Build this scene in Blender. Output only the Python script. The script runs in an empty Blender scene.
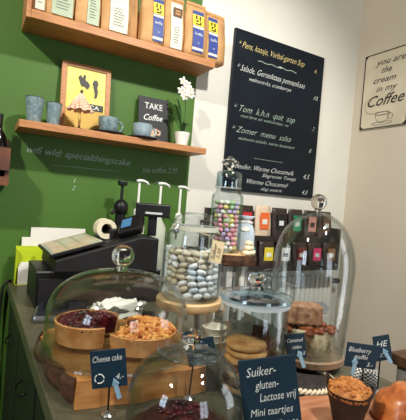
import bpy, bmesh, math, random
from mathutils import Vector, Matrix, Euler
from math import sin, cos, pi, radians

S = bpy.context.scene
COL = S.collection
CZ = 1.37                       # eye height; most heights below are given relative to it

# ------------------------------------------------------------------ camera
R_ = [[0.8653731, -0.4944501, 0.0815380], [-0.0605939, 0.0582728, 0.9964601], [0.4974512, 0.8672505, -0.0204671]]
cam = bpy.data.cameras.new('camera'); cam.sensor_fit = 'VERTICAL'; cam.sensor_height = 36; cam.sensor_width = 36
cam.lens = 400 / 420 * 36; cam.clip_start = 0.02
co = bpy.data.objects.new('camera', cam); COL.objects.link(co)
M = Matrix(((R_[0][0], R_[1][0], -R_[2][0], 0), (R_[0][1], R_[1][1], -R_[2][1], 0), (R_[0][2], R_[1][2], -R_[2][2], CZ), (0, 0, 0, 1)))
co.matrix_world = M
S.camera = co

# ------------------------------------------------------------------ world, exposure, lights
w = bpy.data.worlds.new('world'); S.world = w; w.use_nodes = True
w.node_tree.nodes['Background'].inputs[0].default_value = (0.75, 0.85, 1, 1)
w.node_tree.nodes['Background'].inputs[1].default_value = 0.6
S.view_settings.view_transform = 'Standard'; S.view_settings.look = 'None'; S.view_settings.gamma = 1
S.view_settings.use_curve_mapping = False; S.view_settings.exposure = 0.0
S.cycles.use_denoising = True
S.cycles.max_bounces = 14; S.cycles.transparent_max_bounces = 32; S.cycles.transmission_bounces = 12
S.cycles.sample_clamp_indirect = 6; S.cycles.caustics_refractive = False; S.cycles.caustics_reflective = False
WINDOW_REAR = 4.0
WINDOW_LEFT = 8.0
WINDOW_RIGHT = 5.0
def light(name, kind, loc, energy, color, target=None, **k):
    l = bpy.data.lights.new(name, kind); l.energy = energy; l.color = color
    for a, b in k.items(): setattr(l, a, b)
    o = bpy.data.objects.new(name, l); COL.objects.link(o); o.location = loc
    if target: o.rotation_euler = (Vector(target) - Vector(loc)).to_track_quat('-Z', 'Y').to_euler()
    return o
KEY = (-1.30, 0.15, 3.08)
KEY2 = (1.00, 0.10, 3.04)
light('spot_light', 'SPOT', KEY, 240, (1, 0.93, 0.82), (0.7, 1.7, 1.6), spot_size=radians(95), spot_blend=0.5, shadow_soft_size=0.07)
light('spot_light_wall', 'SPOT', KEY2, 190, (1, 0.96, 0.88), (1.15, 1.90, 1.15), spot_size=radians(88), spot_blend=0.8, shadow_soft_size=0.05)
light('spot_light_counter', 'SPOT', (0.9, -0.5, 3.08), 45, (1, 0.9, 0.76), (0.5, 0.8, 0.9), spot_size=radians(60), spot_blend=0.7, shadow_soft_size=0.06)

# ------------------------------------------------------------------ helpers
def lin(c):
    return tuple(((v / 255) / 12.92 if v / 255 <= 0.04045 else ((v / 255 + 0.055) / 1.055) ** 2.4) for v in c) + (1,)
_m = {}
def mat(name, rgb, rough=0.6, rgb2=None, scale=20, bump=0.0, metal=0, spec=0.5, stretch=None, coat=0, detail=4, contrast=(0.35, 0.65), sss=0, bscale=None, trans=0):
    if name in _m: return _m[name]
    m = bpy.data.materials.new(name); m.use_nodes = True; nt = m.node_tree; b = nt.nodes['Principled BSDF']
    b.inputs['Base Color'].default_value = lin(rgb); b.inputs['Roughness'].default_value = rough
    b.inputs['Metallic'].default_value = metal; b.inputs['Specular IOR Level'].default_value = spec
    b.inputs['Coat Weight'].default_value = coat
    if trans: b.inputs['Transmission Weight'].default_value = trans
    if rgb2 or bump:
        tc = nt.nodes.new('ShaderNodeTexCoord'); mp = nt.nodes.new('ShaderNodeMapping')
        nt.links.new(tc.outputs['Object'], mp.inputs[0])
        if stretch: mp.inputs['Scale'].default_value = stretch
        n = nt.nodes.new('ShaderNodeTexNoise'); n.inputs['Scale'].default_value = scale; n.inputs['Detail'].default_value = detail
        nt.links.new(mp.outputs[0], n.inputs['Vector'])
        if rgb2:
            r = nt.nodes.new('ShaderNodeValToRGB'); r.color_ramp.elements[0].color = lin(rgb); r.color_ramp.elements[1].color = lin(rgb2)
            r.color_ramp.elements[0].position, r.color_ramp.elements[1].position = contrast
            nt.links.new(n.outputs['Fac'], r.inputs[0]); nt.links.new(r.outputs[0], b.inputs['Base Color'])
        if bump:
            src = n
            if bscale:
                src = nt.nodes.new('ShaderNodeTexNoise'); src.inputs['Scale'].default_value = bscale
                nt.links.new(mp.outputs[0], src.inputs['Vector'])
            bp = nt.nodes.new('ShaderNodeBump'); bp.inputs['Strength'].default_value = bump; bp.inputs['Distance'].default_value = 0.01
            nt.links.new(src.outputs['Fac'], bp.inputs['Height']); nt.links.new(bp.outputs[0], b.inputs['Normal'])
    _m[name] = m; return m
def thin_glass(name, tint=(0.97, 0.985, 0.98), edge=(0.62, 0.72, 0.68), refl=1.0, base=0.055):
    m = bpy.data.materials.new(name); m.use_nodes = True; nt = m.node_tree; nt.nodes.clear()
    out = nt.nodes.new('ShaderNodeOutputMaterial'); mx = nt.nodes.new('ShaderNodeMixShader')
    tr = nt.nodes.new('ShaderNodeBsdfTransparent'); gl = nt.nodes.new('ShaderNodeBsdfGlossy'); gl.inputs['Roughness'].default_value = 0.03
    lw = nt.nodes.new('ShaderNodeLayerWeight'); lw.inputs['Blend'].default_value = 0.5
    pw = nt.nodes.new('ShaderNodeMath'); pw.operation = 'POWER'; pw.inputs[1].default_value = 5; nt.links.new(lw.outputs['Facing'], pw.inputs[0])
    fr = nt.nodes.new('ShaderNodeMath'); fr.operation = 'MULTIPLY_ADD'; fr.inputs[1].default_value = 0.9; fr.inputs[2].default_value = base; nt.links.new(pw.outputs[0], fr.inputs[0])
    mc = nt.nodes.new('ShaderNodeMix'); mc.data_type = 'RGBA'
    mc.inputs['A'].default_value = tint + (1,); mc.inputs['B'].default_value = edge + (1,)
    nt.links.new(pw.outputs[0], mc.inputs['Factor']); nt.links.new(mc.outputs['Result'], tr.inputs['Color'])
    mu = nt.nodes.new('ShaderNodeMath'); mu.operation = 'MULTIPLY'; mu.inputs[1].default_value = refl; mu.use_clamp = True
    nt.links.new(fr.outputs[0], mu.inputs[0]); nt.links.new(mu.outputs[0], mx.inputs[0])
    nt.links.new(tr.outputs[0], mx.inputs[1]); nt.links.new(gl.outputs[0], mx.inputs[2]); nt.links.new(mx.outputs[0], out.inputs[0])
    _m[name] = m; return m
def solid_glass(name, color=(1, 1, 1)):
    m = bpy.data.materials.new(name); m.use_nodes = True; nt = m.node_tree; nt.nodes.clear()
    out = nt.nodes.new('ShaderNodeOutputMaterial'); g = nt.nodes.new('ShaderNodeBsdfGlass'); g.inputs['IOR'].default_value = 1.48
    g.inputs['Color'].default_value = color + (1,); g.inputs['Roughness'].default_value = 0
    nt.links.new(g.outputs[0], out.inputs[0]); _m[name] = m; return m
def emit(name, rgb, s):
    m = bpy.data.materials.new(name); m.use_nodes = True; b = m.node_tree.nodes['Principled BSDF']
    b.inputs['Base Color'].default_value = (0, 0, 0, 1); b.inputs['Emission Color'].default_value = lin(rgb); b.inputs['Emission Strength'].default_value = s
    _m[name] = m; return m

class MB:
    def __init__(s): s.v = []; s.f = []
    def add(s, vs, fs, mt=None):
        k = len(s.v)
        s.v += [tuple(mt @ Vector(v)) if mt else tuple(v) for v in vs]; s.f += [tuple(i + k for i in f) for f in fs]; return s
    def box(s, x0, x1, y0, y1, z0, z1, mt=None):
        vs = [(x, y, z) for z in (z0, z1) for y in (y0, y1) for x in (x0, x1)]
        return s.add(vs, [(0, 2, 3, 1), (4, 5, 7, 6), (0, 1, 5, 4), (2, 6, 7, 3), (0, 4, 6, 2), (1, 3, 7, 5)], mt)
    def lathe(s, prof, n=40, mt=None, a0=0, a1=2 * pi, wob=None):
        full = abs(a1 - a0 - 2 * pi) < 1e-6; m = n if full else n + 1; vs = []; fs = []
        for r, z in prof:
            for i in range(m):
                a = a0 + (a1 - a0) * i / n; q = r * (wob(a, z) if wob else 1)
                vs.append((q * cos(a), q * sin(a), z))
        for j in range(len(prof) - 1):
            for i in range(n):
                i2 = (i + 1) % m
                fs.append((j * m + i, j * m + i2, (j + 1) * m + i2, (j + 1) * m + i))
        if full:
            if prof[0][0] > 1e-5: fs.append(tuple(range(m))[::-1])
            if prof[-1][0] > 1e-5: fs.append(tuple(range((len(prof) - 1) * m, len(prof) * m)))
        return s.add(vs, fs, mt)
    def cyl(s, r, z0, z1, n=24, mt=None): return s.lathe([(r, z0), (r, z1)], n, mt)
    def rod(s, a, b, r, r2=None, n=10):
        a, b = Vector(a), Vector(b); d = b - a; mt = Matrix.Translation(a) @ d.to_track_quat('Z', 'Y').to_matrix().to_4x4()
        return s.lathe([(r, 0), (r if r2 is None else r2, d.length)], n, mt)
    def tube(s, pts, r, n=8, closed=False):
        pts = [Vector(p) for p in pts]; vs = []; fs = []; m = len(pts)
        for i, p in enumerate(pts):
            t = (pts[(i + 1) % m] if closed or i < m - 1 else p) - (pts[i - 1] if closed or i > 0 else p)
            q = t.to_track_quat('Z', 'Y').to_matrix(); rr = r(i / (m - 1)) if callable(r) else r
            for k in range(n): vs.append(p + q @ Vector((rr * cos(2 * pi * k / n), rr * sin(2 * pi * k / n), 0)))
        for i in range(m if closed else m - 1):
            for k in range(n):
                fs.append((i * n + k, i * n + (k + 1) % n, ((i + 1) % m) * n + (k + 1) % n, ((i + 1) % m) * n + k))
        if not closed: fs += [tuple(range(n))[::-1], tuple(range((m - 1) * n, m * n))]
        return s.add(vs, fs)
    def blob(s, c, rx, ry=None, rz=None, rot=None, sub=2, jit=0, rnd=random):
        ry = rx if ry is None else ry; rz = rx if rz is None else rz
        bm = bmesh.new(); bmesh.ops.create_icosphere(bm, subdivisions=sub, radius=1)
        mt = Matrix.Translation(Vector(c)) @ (rot.to_matrix().to_4x4() if rot else Matrix()) @ Matrix.Diagonal((rx, ry, rz, 1))
        vs = [v.co * (1 + rnd.uniform(-jit, jit)) for v in bm.verts]; fs = [tuple(v.index for v in f.verts) for f in bm.faces]; bm.free()
        return s.add(vs, fs, mt)
    def prism(s, poly, z0, z1, mt=None, top=None):
        n = len(poly); top = top or poly
        vs = [(x, y, z0) for x, y in poly] + [(x, y, z1) for x, y in top]
        return s.add(vs, [tuple(range(n))[::-1], tuple(range(n, 2 * n))] + [(i, (i + 1) % n, n + (i + 1) % n, n + i) for i in range(n)], mt)
    def build(s, name, m, parent=None, smooth=False, loc=None, rot=None, bevel=0, sub=0):
        me = bpy.data.meshes.new(name); me.from_pydata(s.v, [], s.f); me.materials.append(m)
        bm = bmesh.new(); bm.from_mesh(me); bmesh.ops.recalc_face_normals(bm, faces=bm.faces); bm.to_mesh(me); bm.free()
        o = bpy.data.objects.new(name, me); COL.objects.link(o)
        if smooth:
            me.shade_smooth()
            if smooth == 'auto': me.set_sharp_from_angle(angle=radians(40))
        if parent: o.parent = parent
        if loc: o.location = loc
        if rot: o.rotation_euler = rot
        if bevel:
            b = o.modifiers.new('b', 'BEVEL'); b.width = bevel; b.segments = 2; b.limit_method = 'ANGLE'
        if sub:
            b = o.modifiers.new('s', 'SUBSURF'); b.levels = sub; b.render_levels = sub
        return o
def tag(o, label=None, cat=None, group=None, kind=None):
    if label: o['label'] = label
    if cat: o['category'] = cat
    if group: o['group'] = group
    if kind: o['kind'] = kind
    return o
def thing(name, label, cat, loc=(0, 0, 0), rz=0, group=None):
    o = bpy.data.objects.new(name, None); COL.objects.link(o); o.empty_display_size = 0.05
    o.location = (loc[0], loc[1], loc[2] + CZ); o.rotation_euler = (0, 0, rz)
    return tag(o, label, cat, group)
def struct(name, mb, m, **k): return tag(mb.build(name, m, **k), kind='structure')
def copy_tree(o, parent=None):
    c = o.copy(); COL.objects.link(c); c.parent = parent
    for ch in list(o.children): copy_tree(ch, c)
    return c
_tc = {}
def text_geo(txt, shear=0.0, bold=0.0):
    k = (txt, shear, bold)
    if k not in _tc:
        cu = bpy.data.curves.new('t', 'FONT'); cu.body = txt; cu.size = 1; cu.shear = shear; cu.offset = bold; cu.resolution_u = 2
        o = bpy.data.objects.new('t', cu); COL.objects.link(o)
        bpy.context.view_layer.update()
        me = bpy.data.meshes.new_from_object(o.evaluated_get(bpy.context.evaluated_depsgraph_get()))
        vs = [v.co.copy() for v in me.vertices]; fs = [tuple(p.vertices) for p in me.polygons]
        x0 = min(v.x for v in vs) if vs else 0; x1 = max(v.x for v in vs) if vs else 1
        bpy.data.objects.remove(o); bpy.data.curves.remove(cu); bpy.data.meshes.remove(me)
        _tc[k] = (vs, fs, x0, x1)
    return _tc[k]
def put_text(mb, txt, x, z, size, y=-0.0005, width=None, rot=0, shear=0.25, bold=0.0, center=False, mt=None):
    """letters in the local XZ plane facing -Y, baseline starting at (x, z)"""
    vs, fs, x0, x1 = text_geo(txt, shear, bold)
    sx = width / (x1 - x0) if width else size
    off = -(x1 - x0) * sx / 2 if center else 0
    c, s_ = cos(rot), sin(rot); out = []
    for v in vs:
        u = (v.x - x0) * sx + off; q = v.y * size
        out.append((x + u * c - q * s_, y, z + u * s_ + q * c))
    mb.add(out, fs, mt)

# ------------------------------------------------------------------ materials
GREEN = mat('green_wall_paint', (68, 108, 33), 0.6, (72, 112, 37), 3, 0.05, bscale=150)
WHITE_W = mat('white_wall_paint', (226, 224, 214), 0.7, (232, 229, 220), 3, 0.03, bscale=120)
CREAM_W = mat('cream_wall_paint', (200, 190, 172), 0.7, (205, 195, 177), 2, 0.03, bscale=120)
OAK = mat('oak_shelf', (196, 138, 88), 0.5, (170, 112, 66), 9, 0.06, stretch=(1, 12, 12))
KRAFT = mat('kraft_paper', (202, 158, 106), 0.75, (184, 138, 88), 14, 0.25, bscale=30)
LABELP = mat('pale_label', (214, 214, 196), 0.6)
LABELG = mat('greenish_label', (176, 190, 164), 0.6)
BLUE_L = mat('blue_label', (44, 66, 140), 0.5)
YELL = mat('yellow_label', (232, 212, 50), 0.5)
BLACK = mat('black_print', (22, 20, 20), 0.5)
BROWNP = mat('brown_print', (92, 58, 30), 0.6)
DARKPL = mat('black_plastic', (17, 17, 19), 0.42, (22, 22, 24), 40, 0.02, spec=.35)
DARKMATT = mat('black_matt_plastic', (27, 26, 28), 0.55, spec=.35)
STEEL = mat('brushed_steel', (190, 190, 192), 0.25, metal=1)
CHALKB = mat('chalkboard_slate', (13, 20, 28), 0.45, (17, 27, 38), 4, 0.02, spec=0.25)
CHALK = mat('white_chalk', (226, 230, 226), 0.9)
CHALKDIM = mat('faint_chalk', (168, 190, 176), 0.9)
CHALKY = mat('yellow_chalk', (226, 206, 140), 0.9)
SIGNB = mat('slate_blue_card', (18, 44, 60), 0.5, (24, 52, 70), 10, 0.02)
CLIPB = mat('pale_blue_clip', (150, 190, 214), 0.4)
COUNTER = mat('counter_laminate', (78, 76, 60), 0.4, (86, 83, 66), 30, 0.03)
CABINET = mat('black_cabinet', (20, 24, 20), 0.5)
CERAM = mat('speckled_blue_glaze', (96, 120, 126), 0.28, (140, 160, 164), 60, 0.05)
CERAM2 = mat('grey_blue_glaze', (164, 182, 190), 0.3, (142, 162, 172), 60, 0.05)
WHITEP = mat('white_plastic', (236, 236, 230), 0.35)
PAPER = mat('white_paper', (238, 236, 228), 0.8)
WOODSLAB = mat('live_edge_wood', (176, 112, 58), 0.5, (206, 146, 84), 12, 0.15, stretch=(1, 5, 5))
BARK = mat('dark_bark', (92, 58, 34), 0.85, (58, 36, 22), 40, 0.8)
PALEW = mat('pale_wood', (224, 190, 144), 0.5, (208, 168, 120), 14, 0.05, stretch=(1, 8, 8))
BOARDW = mat('weathered_board_wood', (186, 158, 128), 0.55, (158, 124, 94), 14, 0.08, stretch=(1, 8, 1))
CRUST = mat('baked_crust', (220, 168, 110), 0.65, (184, 122, 66), 30, 0.3)
CHERRY = mat('dark_cherry_filling', (92, 10, 26), 0.3, (36, 4, 12), 35, 0.5, coat=0.25)
CRUMB = mat('golden_crumble', (234, 176, 98), 0.6, (196, 108, 44), 60, 0.4)
APPLE = mat('apple_filling', (120, 58, 26), 0.4, (170, 96, 40), 40, 0.4)
COOKIE = mat('cookie_dough', (214, 168, 104), 0.7, (178, 120, 62), 40, 0.4)
CHOCO = mat('chocolate_cookie', (112, 68, 40), 0.7, (70, 40, 24), 40, 0.4)
MUFF = mat('muffin_crumb', (206, 138, 70), 0.65, (160, 92, 40), 50, 0.8)
MUFFP = mat('dark_baking_paper', (34, 21, 18), 0.6, (46, 29, 25), 30, 0.2)
BUN = mat('glossy_bun_crust', (146, 72, 32), 0.35, (204, 122, 62), 12, 0.25, stretch=(1, 4, 4), coat=0.3)
GLASS = thin_glass('clear_glass')
GLASSJ = thin_glass('jar_glass', (0.95, 0.975, 0.98), (0.5, 0.62, 0.66), 1.0, .06)
KNOBG = solid_glass('solid_glass')
GLASSL = thin_glass('bluish_lid_glass', (0.86, 0.93, 0.96), (0.5, 0.66, 0.74), 1.0, .16)

# ------------------------------------------------------------------ room
YW, XR, XL, YB, ZT = 1.94, 2.25, -2.2, -2.8, 3.2
struct('floor', MB().box(XL - .1, XR + .1, YB - .1, YW + .1, -0.1, 0), mat('dark_floor', (74, 64, 56), 0.5, (60, 50, 44), 6, 0.05, stretch=(1, 8, 1)))
struct('ceiling', MB().box(XL - .1, XR + .1, YB - .1, YW + .1, ZT, ZT + 0.1), mat('ceiling_paint', (176, 170, 160), 0.8))
XG = 1.005
struct('wall_back_green', MB().box(XL - .1, XG, YW, YW + .1, 0, ZT), GREEN)
struct('wall_back_white', MB().box(XG, XR + .1, YW, YW + .1, 0, ZT), WHITE_W)
struct('wall_right', MB().box(XR, XR + .1, YB, YW, 0, ZT), CREAM_W)
struct('wall_left', MB().box(XL - .1, XL, YB, YW, 0, ZT), mat('unseen_wall_dark', (104, 88, 72), 0.7))  # unseen walls, given a dark brown to cut bounced light
struct('wall_rear', MB().box(XL - .1, XR + .1, YB - .1, YB, 0, ZT), mat('unseen_wall_dark', (104, 88, 72), 0.7))
struct('baseboard_right', MB().box(XR - .015, XR, YB, YW, 0, 0.1), WHITEP)
def window(n, mt, wd, ht, sky, nx=3):
    """frame lies in the XZ plane, facing +Y of mt"""
    f = MB(); t = 0.06
    f.box(-wd / 2 - t, wd / 2 + t, 0, 0.06, -t, 0, mt); f.box(-wd / 2 - t, wd / 2 + t, 0, 0.06, ht, ht + t, mt)
    for i in range(nx + 1):
        x = -wd / 2 + wd * i / nx; f.box(x - t / 2, x + t / 2, 0, 0.06, 0, ht, mt)
    f.box(-wd / 2, wd / 2, 0.0, 0.05, ht * .68 - t / 2, ht * .68 + t / 2, mt)
    o = struct('window_%d' % n, f, WHITEP)
    MB().box(-wd / 2, wd / 2, 0.005, 0.012, 0, ht, mt).build('window_pane', sky, o)
SKY1 = emit('daylight_rear_window', (226, 240, 255), WINDOW_REAR)
SKY2 = emit('daylight_left_window', (214, 234, 255), WINDOW_LEFT)
SKY3 = emit('daylight_right_window', (240, 244, 250), WINDOW_RIGHT)
window(1, Matrix.Translation((0.7, YB, 0.6)), 0.9, 1.9, SKY1, 2)
window(2, Matrix.Translation((XL, -0.2, 1.3)) @ Matrix.Rotation(-pi / 2, 4, 'Z'), 0.6, 1.1, SKY2, 2)
window(3, Matrix.Translation((XR, -0.35, 0.45)) @ Matrix.Rotation(pi / 2, 4, 'Z'), 0.7, 1.75, SKY3, 2)

# wall chalk writing (on the green wall)
def wallmark(lines, x, z, name, m, label, cat='wall writing'):
    b = MB()
    for tx, dx, dz, size, wd, rot in lines: put_text(b, tx, x + dx, z + dz, size, 0, wd, rot, 0.35)
    o = b.build(name, m); o.location = (0, YW - 0.0015, 0); return tag(o, label, cat)
wallmark([('wifi wld: specialthingscake', 0, 0, 0.045, 0.48, -0.01), ('~', 0.10, -0.05, 0.02, 0.33, 0.02), ('1', .21, -.115, .03, None, 0), ('2', .205, -.15, .03, None, 0)], 0.19, CZ + 0.155, 'chalk_writing', CHALKDIM, 'faint white chalk wifi line handwritten on the green wall below the lower shelf')
wallmark([('tea coffee 2,95', 0, 0, 0.042, 0.20, 0.08), ('am c.c.', 0.07, -0.05, 0.026, 0.07, 0.06)], 0.74, CZ + 0.125, 'chalk_writing', CHALKDIM, 'faint chalk tea and coffee note below the right end of the lower shelf')

# radiator
rad = thing('radiator', 'white ribbed panel radiator on the back wall below the rack of packets', 'radiator', (1.62, 1.86, -0.98))
b = MB(); b.box(-0.58, 0.46, 0.0, 0.03, 0, 0.60)
for i in range(26): b.box(-0.57 + i * 0.04, -0.537 + i * 0.04, -0.018, 0.0, 0.03, 0.57)
b.build('panel', WHITEP, rad, bevel=0.003)
b = MB(); b.box(-0.59, 0.47, -0.02, 0.035, 0.60, 0.625); b.build('top_grille', WHITEP, rad)
b = MB(); b.box(-0.4, -0.36, 0.03, 0.07, 0.1, 0.5); b.box(0.3, 0.34, 0.03, 0.07, 0.1, 0.5); b.build('bracket', STEEL, rad)
b = MB(); b.rod((0.49, 0.02, 0.52), (0.56, 0.02, 0.52), 0.018); b.cyl(0.008, -0.39, 0.52, mt=Matrix.Translation((0.49, 0.02, 0))); b.build('valve', DARKPL, rad)

# counter
cn = thing('shop_counter', 'long dark grey shop counter carrying the cakes and jars, black cabinet underneath', 'counter', (0, 0, -CZ))
MB().box(0.15, 0.955, 0.12, 1.935, 0.91, 0.95).build('worktop', COUNTER, cn, bevel=0.003)
MB().box(0.175, 0.93, 0.14, 1.93, 0.08, 0.91).build('cabinet_body', CABINET, cn)
MB().box(0.20, 0.90, 0.18, 1.92, 0.0, 0.08).build('plinth', CABINET, cn)
for i, y in enumerate((0.2, 0.62, 1.04, 1.46)):
    d = MB().box(0.16, 0.175, y, y + 0.40, 0.60, 0.89).build('drawer', CABINET, cn, bevel=0.003)
    pts = [(0.158 - 0.022 * sin(t), y + 0.2 + 0.045 * cos(t), 0.79 - 0.012 * sin(t)) for t in [pi * k / 10 for k in range(11)]]
    MB().tube(pts, 0.0035).build('handle', DARKPL if i != 2 else DARKPL, d, smooth=True)
    MB().box(0.16, 0.175, y, y + 0.40, 0.10, 0.59).build('cabinet_door', CABINET, cn, bevel=0.003)

# side cabinet with wood top
sc = thing('side_cabinet', 'grey side cabinet with a thick brown wooden top at the right edge', 'cabinet', (1.21, 0.40, -CZ))
MB().box(0.0, 0.5, 0, 0.41, 0.895, 0.93).build('wooden_top', mat('walnut_top', (96, 66, 44), 0.5, (72, 48, 32), 10, 0.1, stretch=(1, 8, 8)), sc, bevel=0.004)
MB().box(0.02, 0.48, 0.02, 0.39, 0.0, 0.895).build('cabinet_body', mat('grey_cabinet_paint', (150, 148, 140), 0.6), sc)
MB().box(0.008, 0.02, 0.04, 0.37, 0.05, 0.87).build('door', mat('grey_cabinet_paint', (150, 148, 140), 0.6), sc, bevel=0.002)

# ------------------------------------------------------------------ shelves
def shelf(label, x0, x1, z0, z1, endp=False):
    s = thing('wall_shelf', label, 'shelf', (0, 0, 0))
    MB().box(x0, x1, 1.75, 1.938, z0, z1).build('board', OAK, s, bevel=0.002)
    if endp: MB().box(x0 - 0.018, x0 - 0.001, 1.75, 1.938, z0 - 0.002, z1 + 0.26).build('end_panel', OAK, s, bevel=0.002)
shelf('upper oak wall shelf lined with kraft coffee bags', 0.152, 1.006, 0.672, 0.706, True)
shelf('lower oak wall shelf with cups, framed poster and orchid', 0.136, 0.995, 0.238, 0.268)

# coffee bags
def bag_mesh(wd, h, d):
    vs = []; fs = []; rings = 10; n = 16
    for j in range(rings + 1):
        t = j / rings; dd = d * (1 - max(0, t - 0.35) / 0.65 * 0.93) ; ww = wd * (1 + 0.04 * sin(pi * t))
        for i in range(n):
            a = 2 * pi * i / n + pi / 4; c, s = cos(a), sin(a); m = max(abs(c), abs(s))
            vs.append((c / m * ww / 2 + random.uniform(-1, 1) * .0012, s / m * dd / 2 * (1 + 0.12 * (1 - abs(c / m)) * (1 - t)) + random.uniform(-1, 1) * .0012, h * t))
    for j in range(rings):
        for i in range(n): fs.append((j * n + i, j * n + (i + 1) % n, (j + 1) * n + (i + 1) % n, (j + 1) * n + i))
    fs += [tuple(range(n))[::-1], tuple(range(rings * n, rings * n + n))]
    return vs, fs
random.seed(4)
def coffee_bag(x0, x1, kind, label, lx=None, y=1.80, h=0.25, rz=0, z=0.706, d=0.055):
    wd = x1 - x0; t = thing('coffee_bag', label, 'coffee bag', ((x0 + x1) / 2, y, z), rz, 'kraft bags of coffee on the upper shelf')
    vs, fs = bag_mesh(wd, h, d); MB().add(vs, fs).build('bag_body', KRAFT, t, smooth=True)
    MB().box(-wd * .49, wd * .49, -0.005, 0.005, h - 0.001, h + 0.012).build('folded_top', KRAFT, t)
    if not kind: return t
    a, c = lx if lx else (-wd * .3, wd * .35); f = -d / 2 - 0.006
    def slab(za, zb, xa, xb, off=0.0):   # follows the tilt of the front face above the belly
        def yy(zz): return -(d / 2) * (1 - max(0, zz / h - 0.35) / 0.65 * 0.93) * 1.12 - 0.003 - off
        m = MB(); k = 6; v = []; q = []
        for i in range(k + 1):
            zz = za + (zb - za) * i / k
            for dy in (0, 0.0012):
                v += [(xa, yy(zz) + dy, zz), (xb, yy(zz) + dy, zz)]
        for i in range(k):
            p = i * 4; q += [(p, p + 1, p + 5, p + 4), (p + 2, p + 6, p + 7, p + 3), (p, p + 4, p + 6, p + 2), (p + 1, p + 3, p + 7, p + 5)]
        return m.add(v, q), yy
    if kind == 'blue':
        m, _ = slab(0.02, 0.225, a, c); m.build('label_band', BLUE_L, t)
        m, yy = slab(0.150, 0.205, a, c, 0.001); lb = m.build('logo_patch', YELL, t)
        m, _ = slab(0.028, 0.040, a, c, 0.001); m.build('label_stripe', LABELP, t)
        m, _ = slab(0.135, 0.147, a, c, 0.001); m.build('label_stripe', LABELP, t)
        g = MB(); mid = (a + c) / 2; ww = c - a
        for (dx, dz, sx, sz) in ((-.18, .19, .12, .018), (.16, .188, .12, .02), (-.1, .172, .2, .008), (.2, .165, .1, .014), (0, .158, .5, .004)):
            g.box(mid + dx * ww - sx * ww / 2, mid + dx * ww + sx * ww / 2, yy(dz) - 0.0035, yy(dz) - 0.001, dz - sz / 2, dz + sz / 2)
        g.build('logo_print', BLACK, t)
        g = MB(); put_text(g, 'koffie', mid, 0.10, 0.02, yy(0.10) - 0.0015, ww * .7, 0, 0.2, center=True); put_text(g, '*', mid - .003, 0.052, 0.022, yy(0.06) - 0.0015, None, 0, 0)
        g.build('lettering', CHALK, t)
    else:
        m, yy = slab(0.012, 0.235, a, c); m.build('label_sheet', LABELG if kind == 'green' else LABELP, t)
        g = MB()
        for k in range(7):
            zz = 0.04 + k * 0.012
            g.box(a + (c - a) * .2, a + (c - a) * random.uniform(.6, .85), yy(zz) - 0.0018, yy(zz) - 0.0008, zz, zz + 0.0022)
        g.build('small_print', mat('grey_print', (130, 130, 120), .7), t)
        if kind == 'logo':
            g = MB(); g.box(a + .01, c - .004, yy(.18) - 0.003, yy(.18) - .001, 0.165, 0.21); g.build('logo_print', BROWNP, t)
            g = MB(); g.box(a + .02, c - .014, yy(.18) - 0.004, yy(.18) - .003, 0.178, 0.186); g.box(a + .02, c - .014, yy(.18) - 0.004, yy(.18) - .003, 0.192, 0.198); g.build('logo_bars', KRAFT, t)
    return t
coffee_bag(0.154, 0.208, 'pale', 'leftmost kraft coffee bag on the upper shelf, mostly cut off')
coffee_bag(0.210, 0.315, 'green', 'kraft coffee bag with wide greenish label, second from the shelf left end', (-.035, .048))
coffee_bag(0.324, 0.425, 'green', 'kraft coffee bag with narrow greenish label at its right side, third from left', (-.005, .046))
coffee_bag(0.434, 0.560, 'pale', 'wide kraft coffee bag with large pale label near the shelf middle', (-.03, .052))
coffee_bag(0.568, 0.612, None, 'narrow unlabelled kraft bag set back between pale and blue labels', y=1.84)
coffee_bag(0.618, 0.725, 'blue', 'kraft coffee bag with blue label, leftmost of the three blue ones', (-.002, .05))
coffee_bag(0.732, 0.830, 'logo', 'kraft coffee bag with pale label and brown square logo between blue ones', (-.02, .04))
coffee_bag(0.836, 0.945, 'blue', 'kraft coffee bag with blue label, second from the shelf right end', (-.02, .04), y=1.785)
coffee_bag(0.950, 1.068, 'blue', 'kraft coffee bag with blue label at the right end of the upper shelf', (-.042, .012), h=0.24, rz=0.05)

# lower shelf things, top z = 0.268
def cup_no_handle(label, x, y, r, h):
    t = thing('ceramic_tumbler', label, 'cup', (x, y, 0.268), 0, 'speckled blue tumblers')
    p = [(r * .68, 0), (r * .72, 0.004), (r * .85, h * .5), (r, h), (r * .93, h), (r * .8, h * .5), (r * .62, .008), (0, .007)]
    MB().lathe([(0, 0)] + p, 32).build('cup_body', CERAM, t, smooth='auto')
    g = MB(); g.lathe([(r * .97, h), (r * 1.01, h + .0005), (r * 1.0, h + .003), (r * .94, h + .003), (r * .93, h)], 32); g.build('rim', mat('dark_rim', (50, 60, 62), .4), t, smooth=True)
cup_no_handle('left tall speckled blue ceramic tumbler at the shelf left end', 0.196, 1.82, 0.038, 0.105)
cup_no_handle('right speckled blue ceramic tumbler beside the framed poster', 0.275, 1.83, 0.033, 0.098)

fr = thing('framed_poster', 'wood framed yellow poster with black figures leaning at the wall', 'picture', (0.420, 1.890, 0.268)); fr.rotation_euler = (radians(-6), 0, 0)
W2, H2 = 0.112, 0.322
g = MB(); g.box(-W2, -W2 + .022, -.009, .009, 0, H2); g.box(W2 - .022, W2, -.009, .009, 0, H2); g.box(-W2 + .022, W2 - .022, -.009, .009, 0, .02); g.box(-W2 + .022, W2 - .022, -.009, .009, H2 - .02, H2); g.build('frame', OAK, fr, bevel=.001)
MB().box(-W2 + .02, W2 - .02, -.003, .004, .018, H2 - .018).build('poster_sheet', mat('poster_yellow', (236, 224, 96), .6, (222, 212, 130), 8), fr)
MB().box(-W2 + .02, W2 - .02, -.0045, -.003, .018, .11).build('poster_lower_band', mat('poster_tan', (206, 170, 84), .6), fr)
g = MB()
def flat_shape(mb, pts, y=-.006, dz=0):
    pts = [(x, z + dz) for x, z in pts]
    flat_shape0(mb, pts, y)
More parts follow.
